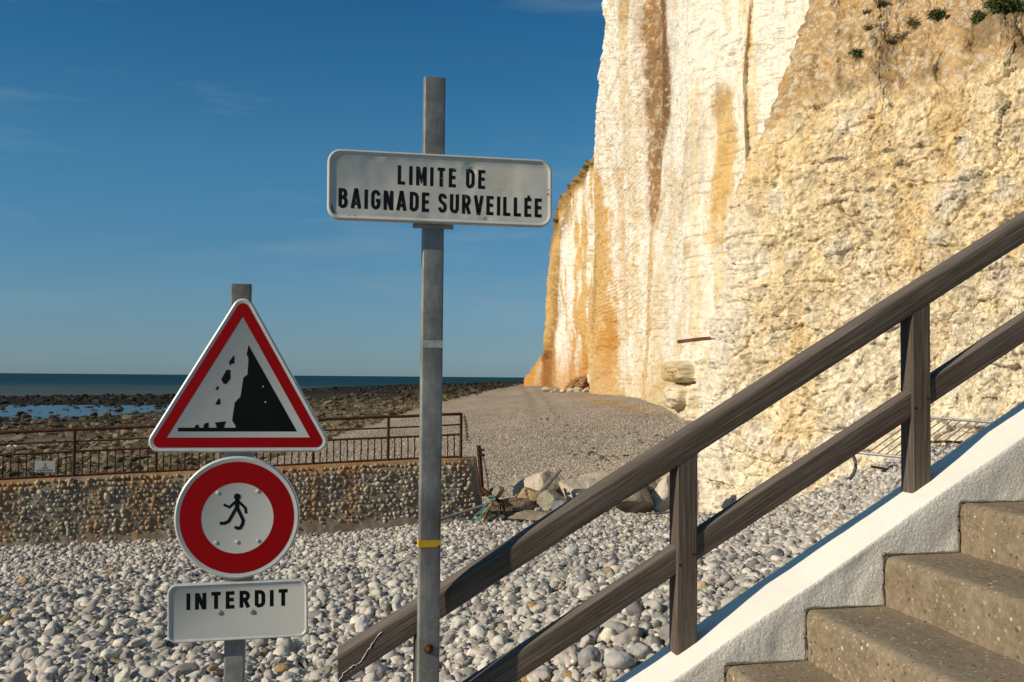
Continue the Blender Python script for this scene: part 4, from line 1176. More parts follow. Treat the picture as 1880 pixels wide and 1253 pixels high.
BG = 'boulders at the end of the sea wall'
boulder(985, 900, 95, 62, 20.9, (0.58, 0.49, 0.37), 302, 'pale tan slab boulder left of the leaning stick', 0.7, (-0.35, -0.35, -0.55), group=BG)
boulder(1058, 908, 112, 86, 20.9, (0.58, 0.50, 0.39), 305, 'largest pale boulder of the heap, right of the leaning stick', 0.7, (-0.35, 0.25, -0.6), group=BG)
boulder(1012, 921, 55, 44, 19.9, (0.335, 0.305, 0.215), 311, 'rounded grey green boulder at the foot of the leaning stick', 0.7, (-0.35, 0.1, -0.4), 9, group=BG, lo=0.7)
boulder(968, 913, 56, 38, 20.2, (0.46, 0.33, 0.16), 313, 'ochre stained boulder beside the rounded grey green one', 0.7, (-0.3, -0.4, -0.4), group=BG)
boulder(912, 903, 30, 24, 20.2, (0.31, 0.285, 0.20), 317, 'small olive slab tilted beside the dark steel post', 0.6, (0, -0.7, 0), group=BG)
boulder(942, 928, 88, 30, 19.9, (0.20, 0.145, 0.09), 319, 'long low brown rock behind the tangled ropes', 0.6, (0, 0.12, 0), group=BG)
boulder(1030, 932, 36, 28, 19.6, (0.20, 0.205, 0.225), 323, 'small blue grey boulder touching the wooden handrail', 0.8, (0, 0, 0), 9, group=BG, lo=0.7)
boulder(988, 936, 14, 11, 19.5, (0.27, 0.28, 0.30), 327, 'tiny grey stone tucked under the rounded grey green boulder', 0.8, group=BG)
boulder(1158, 916, 110, 66, 20.8, (0.34, 0.28, 0.20), 331, 'broad dark brown boulder left of the lower handrail post', 0.8, (0, 0.1, 0.3), group=BG)
boulder(1216, 908, 44, 72, 21.0, (0.60, 0.52, 0.41), 335, 'upright pale boulder just left of the lower handrail post', 0.8, (-0.3, 0.1, -0.7), group=BG)
boulder(1186, 889, 52, 36, 21.4, (0.36, 0.29, 0.205), 339, 'tan rock perched on top of the broad dark boulder', 0.8, (0, 0.3, 0), group=BG)
boulder(1232, 872, 60, 34, 22.2, (0.43, 0.365, 0.27), 343, 'flat tan rock behind the upright pale boulder', 0.8, group=BG)
boulder(1108, 882, 90, 36, 22.4, (0.45, 0.385, 0.29), 347, 'wide tan rock showing just over the upper handrail', 0.8, (0, -0.1, 0), group=BG)
boulder(950, 890, 34, 20, 21.6, (0.40, 0.35, 0.27), 349, 'small tan rock lying behind the pale slab boulder', 0.8, group=BG)
boulder(990, 951, 118, 24, 19.35, (0.34, 0.275, 0.19), 353, 'lumpy low ledge of mortar in front of the boulders', 0.5, (0, -0.03, 0), 10, 0.16, 'mortar_ledge', None)
boulder(920, 950, 84, 34, 19.75, (0.155, 0.125, 0.085), 357, 'dark mossy rock the ropes are tangled over', 0.5, group=BG)
boulder(1180, 956, 200, 16, 19.9, (0.33, 0.31, 0.27), 359, 'flat grey concrete slab behind the shingle', 0.5, (0, -0.02, 0), 9, 0.05, 'concrete_slab', None)

n = 230
px = RNG.uniform(892, 1135, n); py = np.interp(px, [890, 940, 1000, 1100, 1200, 1290], [905, 900, 902, 900, 895, 905]) + RNG.normal(8, 20, n)
Y = np.interp(py, [860, 960], [22.2, 19.6]) + RNG.normal(0, 0.15, n)
Pq = at(px, py, Y); Pq[:, 2] = np.minimum(Pq[:, 2], ground_z(Pq[:, 0], Pq[:, 1], False) + 0.35)
s0 = np.exp(RNG.normal(math.log(0.075), 0.5, n)).clip(0.03, 0.22)
S = np.stack([s0 * 1.2, s0, s0 * 0.8], 1)
cc = np.array([0.42, 0.355, 0.265])[None] * RNG.uniform(0.6, 1.3, (n, 1))
v, f, c_ = scatter([rock_shape(2, k + 90, 10, 0.1, 0.45) for k in range(8)], Pq, S, rotmats(RNG.normal(0, .6, n), RNG.normal(0, .6, n), RNG.uniform(0, 6.3, n)), cc)
tag(fast_mesh('rubble', v, f, M['boulder'], c_, smooth=False), 'small broken stones filling the gaps between the boulders', 'rubble', kind='stuff')

st_ = MB(); st_.tube([at(989, 909, 20.0), at(1010, 884, 20.25), at(1029, 863, 20.3)], [0.05, 0.045, 0.035], 6)
tag(st_.build('stick', M['driftwood']), 'straight weathered stick leaning on the pale boulders', 'stick')
cb = MB(); cb.tube([at(px_, py_, 19.6) for px_, py_ in ((1085, 950), (1115, 953), (1150, 949), (1190, 945), (1222, 942), (1240, 938), (1262, 938))], 0.022, 6)
tag(cb.build('cable', M['hose']), 'dark cable lying on the flat grey slab', 'cable')
pp = MB(); pp.tube([at(px_, py_, Y_) for px_, py_, Y_ in ((800, 957, 19.5), (830, 947, 19.5), (870, 934, 19.5), (905, 924, 19.4))], 0.032, 8)
tag(pp.build('pipe', M['hose']), 'grey pipe running along the foot of the flint wall', 'pipe')

# tangled net ropes
rp = empty('rope_tangle', at(905, 935, 19.3)); tag(rp, 'tangle of teal, orange and pale fishing ropes by the wall end', 'ropes')
def rope(n_, mat, r, spread, seed, pts):
    g = random.Random(seed); mb = MB()
    for i in range(n_):
        P_ = [Vector(at(x_ + g.uniform(-spread, spread) * (k_ > 0), y_ + g.uniform(-2, 2), 19.35 + g.uniform(-.12, .12))) - rp.location for k_, (x_, y_) in enumerate(pts)]
        mb.tube(P_, r, 5)
    return mb
rope(4, None, 0.009, 9, 1, [(902, 918), (895, 930), (878, 948), (858, 968)]).build('teal_strand', M['teal'], rp)
rope(5, None, 0.009, 6, 2, [(902, 925), (885, 950), (868, 968)]).build('pale_strand', M['pale'], rp)
rope(4, None, 0.016, 4, 3, [(906, 910), (901, 925), (896, 940), (888, 955)]).build('orange_strand', M['orange'], rp)
rope(1, None, 0.020, 1, 4, [(899, 925), (900, 945), (903, 958), (908, 966)]).build('teal_loop', M['teal'], rp)
rope(1, None, 0.020, 1, 5, [(905, 926), (912, 930), (917, 945), (923, 965)]).build('pale_loop', M['pale'], rp)
rope(5, None, 0.014, 7, 6, [(900, 912), (908, 915), (920, 925), (926, 945)]).build('brown_strand', M['darkrust'], rp)
rope(2, None, 0.020, 4, 7, [(898, 914), (906, 912), (913, 917)]).build('teal_knot', M['teal'], rp)

# ------------------------------------------------------------------ fallen chalk blocks at the far cliff foot
def gpoint(px, py):
    Y = 150.0; X = (px - CX) / F * Y
    for _ in range(12):
        z_ = float(ground_z(np.array([X]), np.array([Y]))[0]) - 8
        Y = 0.5 * Y + 0.5 * min(-z_ * F / (py - float(horizon(px))), 400); X = (px - CX) / F * Y
    return np.array([X, Y, float(ground_z(np.array([X]), np.array([Y]))[0])])
CBG = 'chalk blocks fallen at the cliff foot'
blocks = [(1004, 716, 17, 9, 'biggest pale chalk block, leftmost of the rockfall at the cliff foot'), (1021, 717, 9, 6, 'small pale chalk block right of the biggest rockfall block'),
          (1034, 718, 11, 7, 'cream chalk block near the middle of the far rockfall'), (1047, 717, 12, 8, 'rough cream block below the brown earth slump'),
          (1061, 716, 15, 10, 'tall cream block right of the middle of the rockfall'), (1076, 717, 13, 9, 'tan block beside the ochre streaked cliff foot'),
          (1088, 718, 9, 7, 'rightmost small tan block of the far rockfall'), (1014, 720, 6, 4, 'tiny chalk lump in front of the biggest rockfall block'), (1043, 722, 6, 4, 'tiny chalk lump out on the gravel below the rockfall')]
for i, (px_, py_, w_, h_, lb) in enumerate(blocks):
    g_ = gpoint(px_, py_ + h_ * 0.35)
    boulder(px_, py_, w_ * 1.1, h_ * 1.15, g_[1], (0.62, 0.52, 0.36), 400 + i, lb, 0.8, (0, random.uniform(-.3, .3), 0), name='chalk_block', group=CBG, sub=2, mat='reef')
boulder(1066, 705, 62, 26, gpoint(1070, 716)[1] + 6, (0.30, 0.17, 0.07), 424, 'brown slump of earth against the cliff above the chalk blocks', 0.8, (0, -0.35, 0), 16, 0.5, 'earth_slump', None, 3, 'reef')

# rusty rail jutting from the cliff
rb = MB()
A0, A1, A2 = Vector(at(1245, 628, 56.5)), Vector(at(1290, 622.5, 56.2)), Vector(at(1331, 620, 56.0))
for a_, b_ in ((A0, A1), (A1, A2)):
    d_ = b_ - a_
    s_ = Vector((0, 0, 0.09)); q_ = Vector((0.08, 0.16, 0))
    vs = [a_ - s_ - q_, a_ + s_ - q_, a_ + s_ + q_, a_ - s_ + q_, b_ - s_ - q_, b_ + s_ - q_, b_ + s_ + q_, b_ - s_ + q_]
    rb.add(vs, [(0, 1, 2, 3), (4, 7, 6, 5), (0, 4, 5, 1), (1, 5, 6, 2), (2, 6, 7, 3), (3, 7, 4, 0)])
tag(rb.build('steel_beam', m_plain('red brown iron', (0.17, 0.068, 0.045), 0.85, 0, 0.3, 3), None, False), 'rusty brown steel beam jutting level from the chalk cliff', 'beam')

# ------------------------------------------------------------------ tilted metal barrier behind the stairs
b0, b1 = Vector(at(1560, 830, 16.6)), Vector(at(1760, 850, 15.6)); t0, t1 = Vector(at(1655, 763, 18.0)), Vector(at(1850, 778, 17.0))
br = empty('crowd_barrier', b0); tag(br, 'thin grey metal barrier tipped back against the cliff beside the stairs', 'barrier')
L_ = lambda p: p - br.location
MB().tube([L_(t0), L_(t1)], 0.024, 8).build('top_rail', M['steel'], br); MB().tube([L_(b0), L_(b1)], 0.024, 8).build('bottom_rail', M['steel'], br)
MB().tube([L_(b0), L_(t0)], 0.022, 8).build('side_rail', M['steel'], br); MB().tube([L_(b1), L_(t1)], 0.022, 8).build('side_rail', M['steel'], br)
for i in range(1, 12):
    MB().tube([L_(b0.lerp(b1, i / 12)), L_(t0.lerp(t1, i / 12))], 0.011, 6).build('bar', M['steel'], br)
hs = MB(); hs.tube([at(px_, py_, Y_) for px_, py_, Y_ in ((1566, 836, 16.6), (1570, 846, 16.6), (1571, 858, 16.6), (1567, 870, 16.55), (1560, 880, 16.5))], 0.03, 8)
tag(hs.build('hose', M['hose']), 'grey hose curling down from the tipped barrier', 'hose')
hs = MB(); hs.tube([at(px_, py_, Y_) for px_, py_, Y_ in ((1600, 857, 16.4), (1630, 862, 16.2), (1660, 858, 16.2), (1700, 812, 16.9), (1735, 811, 16.8), (1772, 813, 16.7), (1800, 806, 16.7))], 0.022, 8)
tag(hs.build('cable', M['darkrust']), 'brown cable sagging behind the bars of the tipped barrier', 'cable')

# ------------------------------------------------------------------ plants on the earthy slope
def tuft(px, py, wpx, hpx, n_, mat, label, seed, name='plant'):
    """clump of small leaves on thin stems, or of long blades for grass"""
    g = random.Random(seed); p = on_buttress(px, py + hpx * 0.3); Y = p[1]
    w, h = wpx / F * Y, hpx / F * Y
    V, Fc = [], []
    grassy = mat is M['grass']
    hubs = [(g.uniform(-.36, .36) * w, g.uniform(-.12, .05) * w, g.uniform(-.25, .2) * h, g.uniform(0.20, 0.30) * w) for _ in range(7)]
    for i in range(n_ * 4):
        hx, hy, hz, hr_ = g.choice(hubs)
        c_ = Vector((hx + g.gauss(0, 0.42) * hr_, hy + g.gauss(0, 0.35) * hr_ - 0.03, hz + g.gauss(0, 0.45) * hr_ * h / w))
        d_ = Vector((g.gauss(0, 1), g.gauss(-0.3, 1), g.gauss(0.5 if grassy else 0.1, 0.8))).normalized()
        s_ = d_.cross(Vector((g.gauss(0, 1), g.gauss(0, 1), g.gauss(0, 1)))).normalized()
        ln = g.uniform(0.07, 0.17) if grassy else g.uniform(0.02, 0.05); ww = ln * (0.08 if grassy else 0.26)
        k_ = len(V); tip = c_ + d_ * ln
        if grassy: tip.z -= ln * 0.35
        m_ = c_ + d_ * ln * 0.5
        V += [c_, m_ - s_ * ww, tip, m_ + s_ * ww]
        Fc += [(k_, k_ + 1, k_ + 2, k_ + 3)]
    sm = MB()
    for q in range(len(hubs) - 1):
        a_, b_ = Vector(hubs[q][:3]), Vector(hubs[q + 1][:3])
        sm.tube([a_, a_.lerp(b_, 0.5) + Vector((0, -0.02, -0.03)), b_], 0.006, 4)
    k_ = len(V); V += sm.V; Fc += [tuple(i + k_ for i in f_) for f_ in sm.F]
    o = obj(name, V, Fc, mat, None, False); o.location = Vector(p)
    return tag(o, label, 'plant', 'plants growing on the cliff slope')
tuft(1850, 6, 74, 34, 700, M['grass'], 'lush green grass clump overhanging the top right of the slope', 1)
tuft(1590, 18, 16, 16, 90, M['dryplant'], 'small dark tuft high on the left of the earthy slope', 2)
tuft(1622, 4, 30, 14, 140, M['dryplant'], 'dark bush at the top edge left of the brown slope', 3)
tuft(1682, 34, 46, 30, 260, M['dryplant'], 'olive shrub in the middle of the earthy slope', 4)
tuft(1655, 56, 52, 22, 220, M['dryplant'], 'straggly dry plant just below the olive shrub', 5)
tuft(1724, 28, 32, 26, 190, M['grass'], 'green bush right of the olive shrub on the slope', 6)
tuft(1742, 32, 14, 12, 60, M['dryplant'], 'tiny tuft right beside the green bush', 7)
tuft(1800, 26, 24, 22, 130, M['grass'], 'green weed on the slope below the lush grass clump', 8)
tuft(1577, 97, 24, 14, 80, M['grass'], 'lone dark green weed on the ledge of the yellow face', 9)
tuft(1590, 44, 36, 18, 160, M['dryplant'], 'brownish tuft below the small dark one on the slope', 10)
tuft(1640, 70, 44, 16, 150, M['dryplant'], 'sparse dry stems just above the pale ledge', 11)

# ------------------------------------------------------------------ staircase, parapet, handrail (x along the run, y away from the camera)
SL = 0.605
def wall_z(s): return SL * s - 1.478                    # parapet top relative to the eye
sw = empty('parapet_wall', tuple(O_RAIL), r_st)
tag(sw, 'whitewashed sloping parapet wall between the steps and the shingle', 'wall')
prof = [(-0.12, -2.2), (-0.12, -0.30), (-0.12, -0.2), (-0.12, -0.10), (-0.119, -0.05), (-0.117, -0.018), (-0.110, -0.005), (-0.095, 0.0), (-0.05, 0.002), (0.0, 0.004), (0.06, 0.004), (0.12, 0.001), (0.14, -0.004), (0.149, -0.018), (0.152, -0.06), (0.155, -0.4), (0.16, -2.2)]
# denser inner face
inner = [(-0.12, z_) for z_ in np.linspace(-0.46, -0.05, 22)]
prof = [(-0.12, -2.2), (-0.12, -1.0)] + inner + [(-0.12, -0.022), (-0.1195, -0.010), (-0.1165, -0.0035), (-0.110, -0.0005), (-0.102, 0.0), (-0.09, 0.0005)] + prof[8:]
ss = np.linspace(-1.3, 4.6, 420)
Pz = np.array(prof)
SS, KK = np.meshgrid(ss, np.arange(len(prof)), indexing='ij')
yy = Pz[KK, 0]; zr = Pz[KK, 1]
zz = wall_z(SS) + zr
wob = 0.007 * fbm(SS * 2.2, yy * 9, 0, 501, 4) + 0.004 * fbm(SS * 9, zr * 9, 0, 502, 4)
topk = sstep(-0.05, 0.0, zr)
zz = zz + topk * wob
yy = yy + (1 - topk) * (0.006 * fbm(SS * 4, zr * 5, 0, 503, 4) + 0.0035 * fbm(SS * 22, zr * 22, 0, 504, 3)) - 0.004 * np.exp(-((zr + 0.008) / 0.012) ** 2) * (yy < 0) * fbm(SS * 9, 0, 0, 505, 4)
# plaster seams running down from each step corner
V = np.stack([SS, yy, zz], -1).reshape(-1, 3)
me_o = obj('wall_body', V, grid_faces(*SS.shape), M['wash'], sw, True)
cpm = MB()   # dark mortar gap where the steps meet the wall
stp = empty('staircase', tuple(O_RAIL), r_st)
tag(stp, 'concrete steps with exposed pebbles beside the white parapet', 'stairs')
RUN, RISE, S0, Z0s = 0.2905, 0.175, 0.988, -0.953
for k_ in range(-3, 9):
    sN, zN = S0 + RUN * k_, Z0s + RISE * k_
    pr = [(0.006, -RISE - 0.06), (0.004, -RISE), (0.003, -0.13), (0.001, -0.09), (0.0, -0.05), (0.001, -0.024), (0.006, -0.010), (0.014, -0.003), (0.028, 0.0), (0.08, 0.0), (0.14, 0.0), (0.20, 0.0), (0.25, 0.0), (0.285, 0.001), (RUN + 0.03, 0.002)]
    pr = np.array(pr)
    ys_ = np.linspace(-0.1215, -2.1, 150)
    Yy, Kk = np.meshgrid(ys_, np.arange(len(pr)), indexing='ij')
    a_, b_ = pr[Kk, 0], pr[Kk, 1]
    edge_ = np.exp(-((Kk - 6.5) / 2.2) ** 2)
    wear_ = 0.009 * fbm(Yy * 7, k_ * 3.3, 0, 520 + k_, 4) + 0.012 * np.clip(fbm(Yy * 16, k_ * 3.3, 0, 540 + k_, 3), -1, 0.1)
    Xs = sN + a_ + edge_ * 0.5 * np.abs(wear_) + 0.003 * fbm(Yy * 11, b_ * 11, 0, 560 + k_, 4)
    Zs = zN + b_ - edge_ * np.abs(wear_) * 0.8 + 0.003 * fbm(Yy * 9, a_ * 9, 0, 580 + k_, 4) - 0.006 * np.exp(-((Yy + 1.0) / 0.5) ** 2) * (b_ > -0.02)
    V = np.stack([Xs, Yy, Zs], -1).reshape(-1, 3)
    Fg = [tuple(q) for q in grid_faces(*Yy.shape)]
    nE = len(pr)
    Fg += [tuple(range(nE)), tuple(len(V) - 1 - i for i in range(nE))]
    obj('step', V, Fg, M['conc'], stp, True, sharp=60)
# grubby joint line: rough bead of mortar along wall and steps
V, Fc = [], []
mj = MB()
for k_ in range(-1, 6):
    sN, zN = S0 + RUN * k_, Z0s + RISE * k_
    g = random.Random(k_)
    pts = [(sN - 0.004 + g.uniform(-.002, .002), -0.1235, zN - RISE + RISE * i / 7) for i in range(8)]
    mj.tube(pts, [g.uniform(0.002, 0.006) for _ in pts], 5)
    pts = [(sN + RUN * i / 12, -0.1235, zN + 0.002) for i in range(13)]
    mj.tube(pts, [g.uniform(0.002, 0.007) for _ in pts], 5)
mj.build('joint', m_plain('grubby mortar', (0.17, 0.145, 0.105), 0.95, 0, 0.5, 60, 0.4), sw)
# handrail
hr = empty('handrail', tuple(O_RAIL), r_st)
tag(hr, 'weathered brown timber handrail of two sloping rails on square posts', 'handrail')
ang = math.atan(SL); ca = cos(ang)
def timber(name, length, profile, mat_, seg=40, seed=1, amp=0.002):
    """prism along local x with a rounded profile (y,z) and a little warp"""
    P_ = np.array(profile); n_ = len(P_)
    xs_ = np.linspace(0, length, seg + 1)
    V = []
    for x_ in xs_:
        w1 = amp * fbm(np.array([x_ * 3.0]), P_[:, 0] * 12, P_[:, 1] * 12, seed, 3)
        V.append(np.stack([np.full(n_, x_), P_[:, 0] + w1, P_[:, 1] + w1], 1))
    V = np.concatenate(V)
    Fc = [(i * n_ + k_, i * n_ + (k_ + 1) % n_, (i + 1) * n_ + (k_ + 1) % n_, (i + 1) * n_ + k_) for i in range(seg) for k_ in range(n_)]
    Fc += [tuple(range(n_))[::-1], tuple(seg * n_ + k_ for k_ in range(n_))]
    return V, Fc
def rrect(w, h, rt, rb, n_=5):
    """profile centred on y, z from 0 to h, top corners radius rt, bottom rb"""
    out = []
    for cx_, cz_, r_, a0 in ((w / 2 - rb, rb, rb, -90), (w / 2 - rt, h - rt, rt, 0), (-w / 2 + rt, h - rt, rt, 90), (-w / 2 + rb, rb, rb, 180)):
        for i in range(n_):
            a_ = radians(a0 + 90 * i / (n_ - 1)); out.append((cx_ + r_ * cos(a_), cz_ + r_ * sin(a_)))
    return out
def sloped(name, s0, s1, zoff, w, h, rt, rb, ymid, seed, endcut=True):
    Ln = (s1 - s0) / ca
    V, Fc = timber(name, Ln, rrect(w, h, rt, rb), None, 80, seed, 0.0025)
    if endcut:   # plumb cut ends
        V = V.copy(); V[:, 0] += V[:, 2] * math.tan(ang)
    Mx = Matrix.Translation((s0, ymid, SL * s0 + zoff)) @ Matrix.Rotation(-ang, 4, 'Y')
    return obj(name, V, Fc, M['wood'], hr, True, Mx, sharp=50)
RZ = -0.826                                              # underside of the top rail at s = 0, relative to the eye
sloped('top_rail', -0.285, 3.75, RZ, 0.092, 0.089, 0.024, 0.006, 0.045, 11)
sloped('lower_rail', -0.10, 3.65, -1.199, 0.066, 0.083, 0.010, 0.006, 0.040, 12)
for k_, sP in enumerate((-0.036, 0.861, 1.757, 2.654, 3.55)):
    wP, dP = 0.077, 0.080
    zb = wall_z(sP) + 0.006
    zt = RZ + SL * sP + 0.03
    ch = 0.006
    prf = [(-0.0 + ch, 0), (wP - ch, 0), (wP, ch), (wP, dP - ch), (wP - ch, dP), (ch, dP), (0, dP - ch), (0, ch)]
    V, Fc = [], []
    nseg = 24
    for i in range(nseg + 1):
        for a_, b_ in prf:
            z0_, z1_ = zb + SL * a_, zt + SL * a_
            V.append((lerp(z0_, z1_, i / nseg), a_, b_))
    n_ = len(prf)
    Fc = [(i * n_ + q, i * n_ + (q + 1) % n_, (i + 1) * n_ + (q + 1) % n_, (i + 1) * n_ + q) for i in range(nseg) for q in range(n_)]
    Fc += [tuple(range(n_)), tuple(nseg * n_ + q for q in range(n_))]
    # local x is the post's length so that the grain runs upwards
    Mx = Matrix(((0, 1, 0, sP), (0, 0, 1, 0.0), (1, 0, 0, 0), (0, 0, 0, 1)))
    p_ = obj('post', V, Fc, M['wood'], hr, True, Mx, sharp=40)
    if k_ in (1, 2):
        for (s_, z_) in ((0.012, 0.30), (0.062, 0.335)):
            zc = zb + z_ * 1.03
            MB().tube([(zc, s_, -0.0015), (zc, s_, 0.004)], 0.0045, 8).build('screw', M['darkrust'], p_)
# white paint scratch on the end of the top rail, white scuff on the lower rail
def scuff(pts, r_, y_, name):
    mb = MB(); mb.tube([(s_, y_, z_) for s_, z_ in pts], [r_ * random.uniform(.5, 1.3) for _ in pts], 5)
    mb.build(name, m_plain('chalk white scuff', (0.62, 0.60, 0.56), 0.9, 0, 0.3, 90), hr)
g = random.Random(3)
pts = []
for i in range(26):
    t_ = i / 25
    pts.append((lerp(-0.283, -0.145, t_) + g.uniform(-.002, .002), lerp(-0.985, -0.838, t_ ** 1.05) + 0.010 * sin(t_ * 9) + g.uniform(-.003, .003)))
scuff(pts, 0.0015, -0.0015, 'paint_scratch')

# ------------------------------------------------------------------ lettering and flat sign shapes
def ribbon(mb, pts, w, y, closed=False):
    P_ = [np.array(p, float) for p in pts]; n_ = len(P_)
    L, Rr = [], []
    for i in range(n_):
        if closed: a_, b_ = P_[i - 1], P_[(i + 1) % n_]; d1 = P_[i] - a_; d2 = b_ - P_[i]
        else:
            d1 = P_[i] - P_[i - 1] if i else P_[1] - P_[0]; d2 = P_[i + 1] - P_[i] if i < n_ - 1 else P_[i] - P_[i - 1]
        d1 = d1 / np.linalg.norm(d1); d2 = d2 / np.linalg.norm(d2)
        n1 = np.array([-d1[1], d1[0]]); n2 = np.array([-d2[1], d2[0]]); m_ = n1 + n2; m_ /= np.linalg.norm(m_)
        k_ = min(1 / max(m_ @ n1, 0.35), 2.4) * w / 2
        L.append(P_[i] + m_ * k_); Rr.append(P_[i] - m_ * k_)
    V = [(q[0], y, q[1]) for q in L] + [(q[0], y, q[1]) for q in Rr]
    m2 = n_ if closed else n_ - 1
    mb.add(V, [(i, (i + 1) % n_, n_ + (i + 1) % n_, n_ + i) for i in range(m2)])
H = 0.08
GL = {
 'L': (0.46, [[(H, 1), (H, H), (0.46, H)]]), 'I': (0.16, [[(H, 0), (H, 1)]]),
 'M': (0.64, [[(H, 0), (H, 1)], [(0.56, 0), (0.56, 1)], [(0.10, 0.95), (0.32, 0.28), (0.54, 0.95)]]),
 'T': (0.50, [[(0, 1 - H), (0.5, 1 - H)], [(0.25, 0), (0.25, 1 - H)]]),
 'E': (0.45, [[(0.45, 1 - H), (H, 1 - H), (H, H), (0.45, H)], [(H, 0.52), (0.41, 0.52)]]),
 'D': (0.53, [[(H, H), (H, 1 - H), (0.26, 1 - H), (0.37, 0.88), (0.44, 0.77), (0.45, 0.66), (0.45, 0.34), (0.44, 0.23), (0.37, 0.12), (0.26, H), (H, H)]]),
 'B': (0.52, [[(H, H), (H, 1 - H), (0.27, 1 - H), (0.37, 0.88), (0.41, 0.77), (0.39, 0.63), (0.28, 0.54), (H, 0.54)], [(0.26, 0.54), (0.38, 0.48), (0.44, 0.38), (0.44, 0.24), (0.38, 0.12), (0.27, H), (H, H)]]),
 'A': (0.60, [[(0.07, 0), (0.275, 0.95), (0.325, 0.95), (0.53, 0)], [(0.14, 0.27), (0.46, 0.27)]]),
 'G': (0.54, [[(0.46, 0.72), (0.44, 0.81), (0.37, 0.89), (0.27, 0.92), (0.17, 0.89), (0.10, 0.81), (H, 0.7), (H, 0.3), (0.10, 0.19), (0.17, 0.11), (0.27, H), (0.37, 0.11), (0.44, 0.19), (0.46, 0.3), (0.46, 0.46), (0.28, 0.46)]]),
 'N': (0.56, [[(H, 0), (H, 1)], [(0.48, 0), (0.48, 1)], [(0.10, 0.97), (0.46, 0.03)]]),
 'S': (0.51, [[(0.43, 0.74), (0.41, 0.83), (0.34, 0.90), (0.255, 0.92), (0.16, 0.90), (0.10, 0.83), (0.085, 0.74), (0.11, 0.64), (0.18, 0.57), (0.33, 0.48), (0.41, 0.39), (0.43, 0.28), (0.41, 0.18), (0.35, 0.11), (0.255, H), (0.16, 0.10), (0.10, 0.17), (0.08, 0.27)]]),
 'U': (0.54, [[(H, 1), (H, 0.30), (0.10, 0.18), (0.17, 0.10), (0.27, H), (0.37, 0.10), (0.44, 0.18), (0.46, 0.30), (0.46, 1)]]),
 'R': (0.53, [[(H, 0), (H, 1 - H), (0.27, 1 - H), (0.38, 0.88), (0.44, 0.76), (0.44, 0.66), (0.38, 0.54), (0.27, 0.49), (H, 0.49)], [(0.26, 0.49), (0.46, 0)]]),
 'V': (0.58, [[(0.07, 1), (0.265, 0.05), (0.315, 0.05), (0.51, 1)]]),
 'É': (0.45, [[(0.45, 1 - H), (H, 1 - H), (H, H), (0.45, H)], [(H, 0.52), (0.41, 0.52)], [(0.17, 1.06), (0.33, 1.06)]])}
def lettering(text, x0, z0, x1, z1, h, y, name, mat_, parent, gap=0.26, space=0.42, w=0.178):
    """text whose baseline runs from (x0,z0) to (x1,z1), capital height h"""
    adv = 0; pos = []
    for ch in text:
        if ch == ' ': adv += space; continue
        pos.append((ch, adv)); adv += GL[ch][0] + gap
    adv -= gap
    ex = np.array([x1 - x0, z1 - z0]); sx = np.linalg.norm(ex) / adv; ex = ex / np.linalg.norm(ex); ez = np.array([-ex[1], ex[0]])
    words, k0 = [], 0
    for wd in text.split(' '):
        words.append(pos[k0:k0 + len(wd)]); k0 += len(wd)
    for wd in words:
        mb = MB()
        for ch, a_ in wd:
            for k_, strk in enumerate(GL[ch][1]):
                pts = [np.array([x0, z0]) + ex * (a_ + u_) * sx + ez * v_ * h for u_, v_ in strk]
                ribbon(mb, pts, w * (sx + h) / 2, y - 0.00015 * k_)
        mb.build(name, mat_, parent, False)

def rounded_poly(pts, r, n_=10):
    """closed outline (counter clockwise) with rounded corners"""
    out = []; m_ = len(pts)
    for i in range(m_):
        p = np.array(pts[i], float); a_ = np.array(pts[i - 1], float); b_ = np.array(pts[(i + 1) % m_], float)
        u_ = (a_ - p) / np.linalg.norm(a_ - p); v_ = (b_ - p) / np.linalg.norm(b_ - p)
        half = math.acos(np.clip(u_ @ v_, -1, 1)) / 2; d_ = r / math.tan(half); c_ = p + (u_ + v_) / np.linalg.norm(u_ + v_) * r / sin(half)
        s_, e_ = p + u_ * d_ - c_, p + v_ * d_ - c_
        a0 = math.atan2(s_[1], s_[0]); a1 = math.atan2(e_[1], e_[0])
        while a1 < a0: a1 += 2 * pi
        if a1 - a0 > pi: a1 -= 2 * pi
        for k_ in range(n_ + 1):
            t_ = a0 + (a1 - a0) * k_ / n_; out.append(c_ + r * np.array([cos(t_), sin(t_)]))
    return np.array(out)
def inset(P_, d):
    a_ = np.roll(P_, 1, 0); b_ = np.roll(P_, -1, 0)
    e1 = P_ - a_; e2 = b_ - P_
    e1 /= np.linalg.norm(e1, axis=1)[:, None] + 1e-12; e2 /= np.linalg.norm(e2, axis=1)[:, None] + 1e-12
    n1 = np.stack([-e1[:, 1], e1[:, 0]], 1); n2 = np.stack([-e2[:, 1], e2[:, 0]], 1)
    m_ = n1 + n2; m_ /= np.linalg.norm(m_, axis=1)[:, None]
    return P_ + m_ * (d / np.clip((m_ * n1).sum(1), 0.4, 1))[:, None]
def plate_mesh(outline, rings, face_mat, rim_mat, name, parent, back=True):
    """sheet sign: rings are (inset, y); the first ring bounds the front face"""
    n_ = len(outline); V, Fc, mi = [], [], []
    for d, y_ in rings:
        q = inset(outline, d) if d else outline
        V += [(a_, y_, b_) for a_, b_ in q]
    Fc.append(tuple(range(n_))); mi.append(0)
    for i in range(len(rings) - 1):
        for k_ in range(n_):
            Fc.append((i * n_ + k_, (i + 1) * n_ + k_, (i + 1) * n_ + (k_ + 1) % n_, i * n_ + (k_ + 1) % n_)); mi.append(1)
    if back: Fc.append(tuple((len(rings) - 1) * n_ + k_ for k_ in range(n_))[::-1]); mi.append(1)
    return obj(name, V, Fc, [face_mat, rim_mat], parent, True, None, mi=mi, sharp=28)
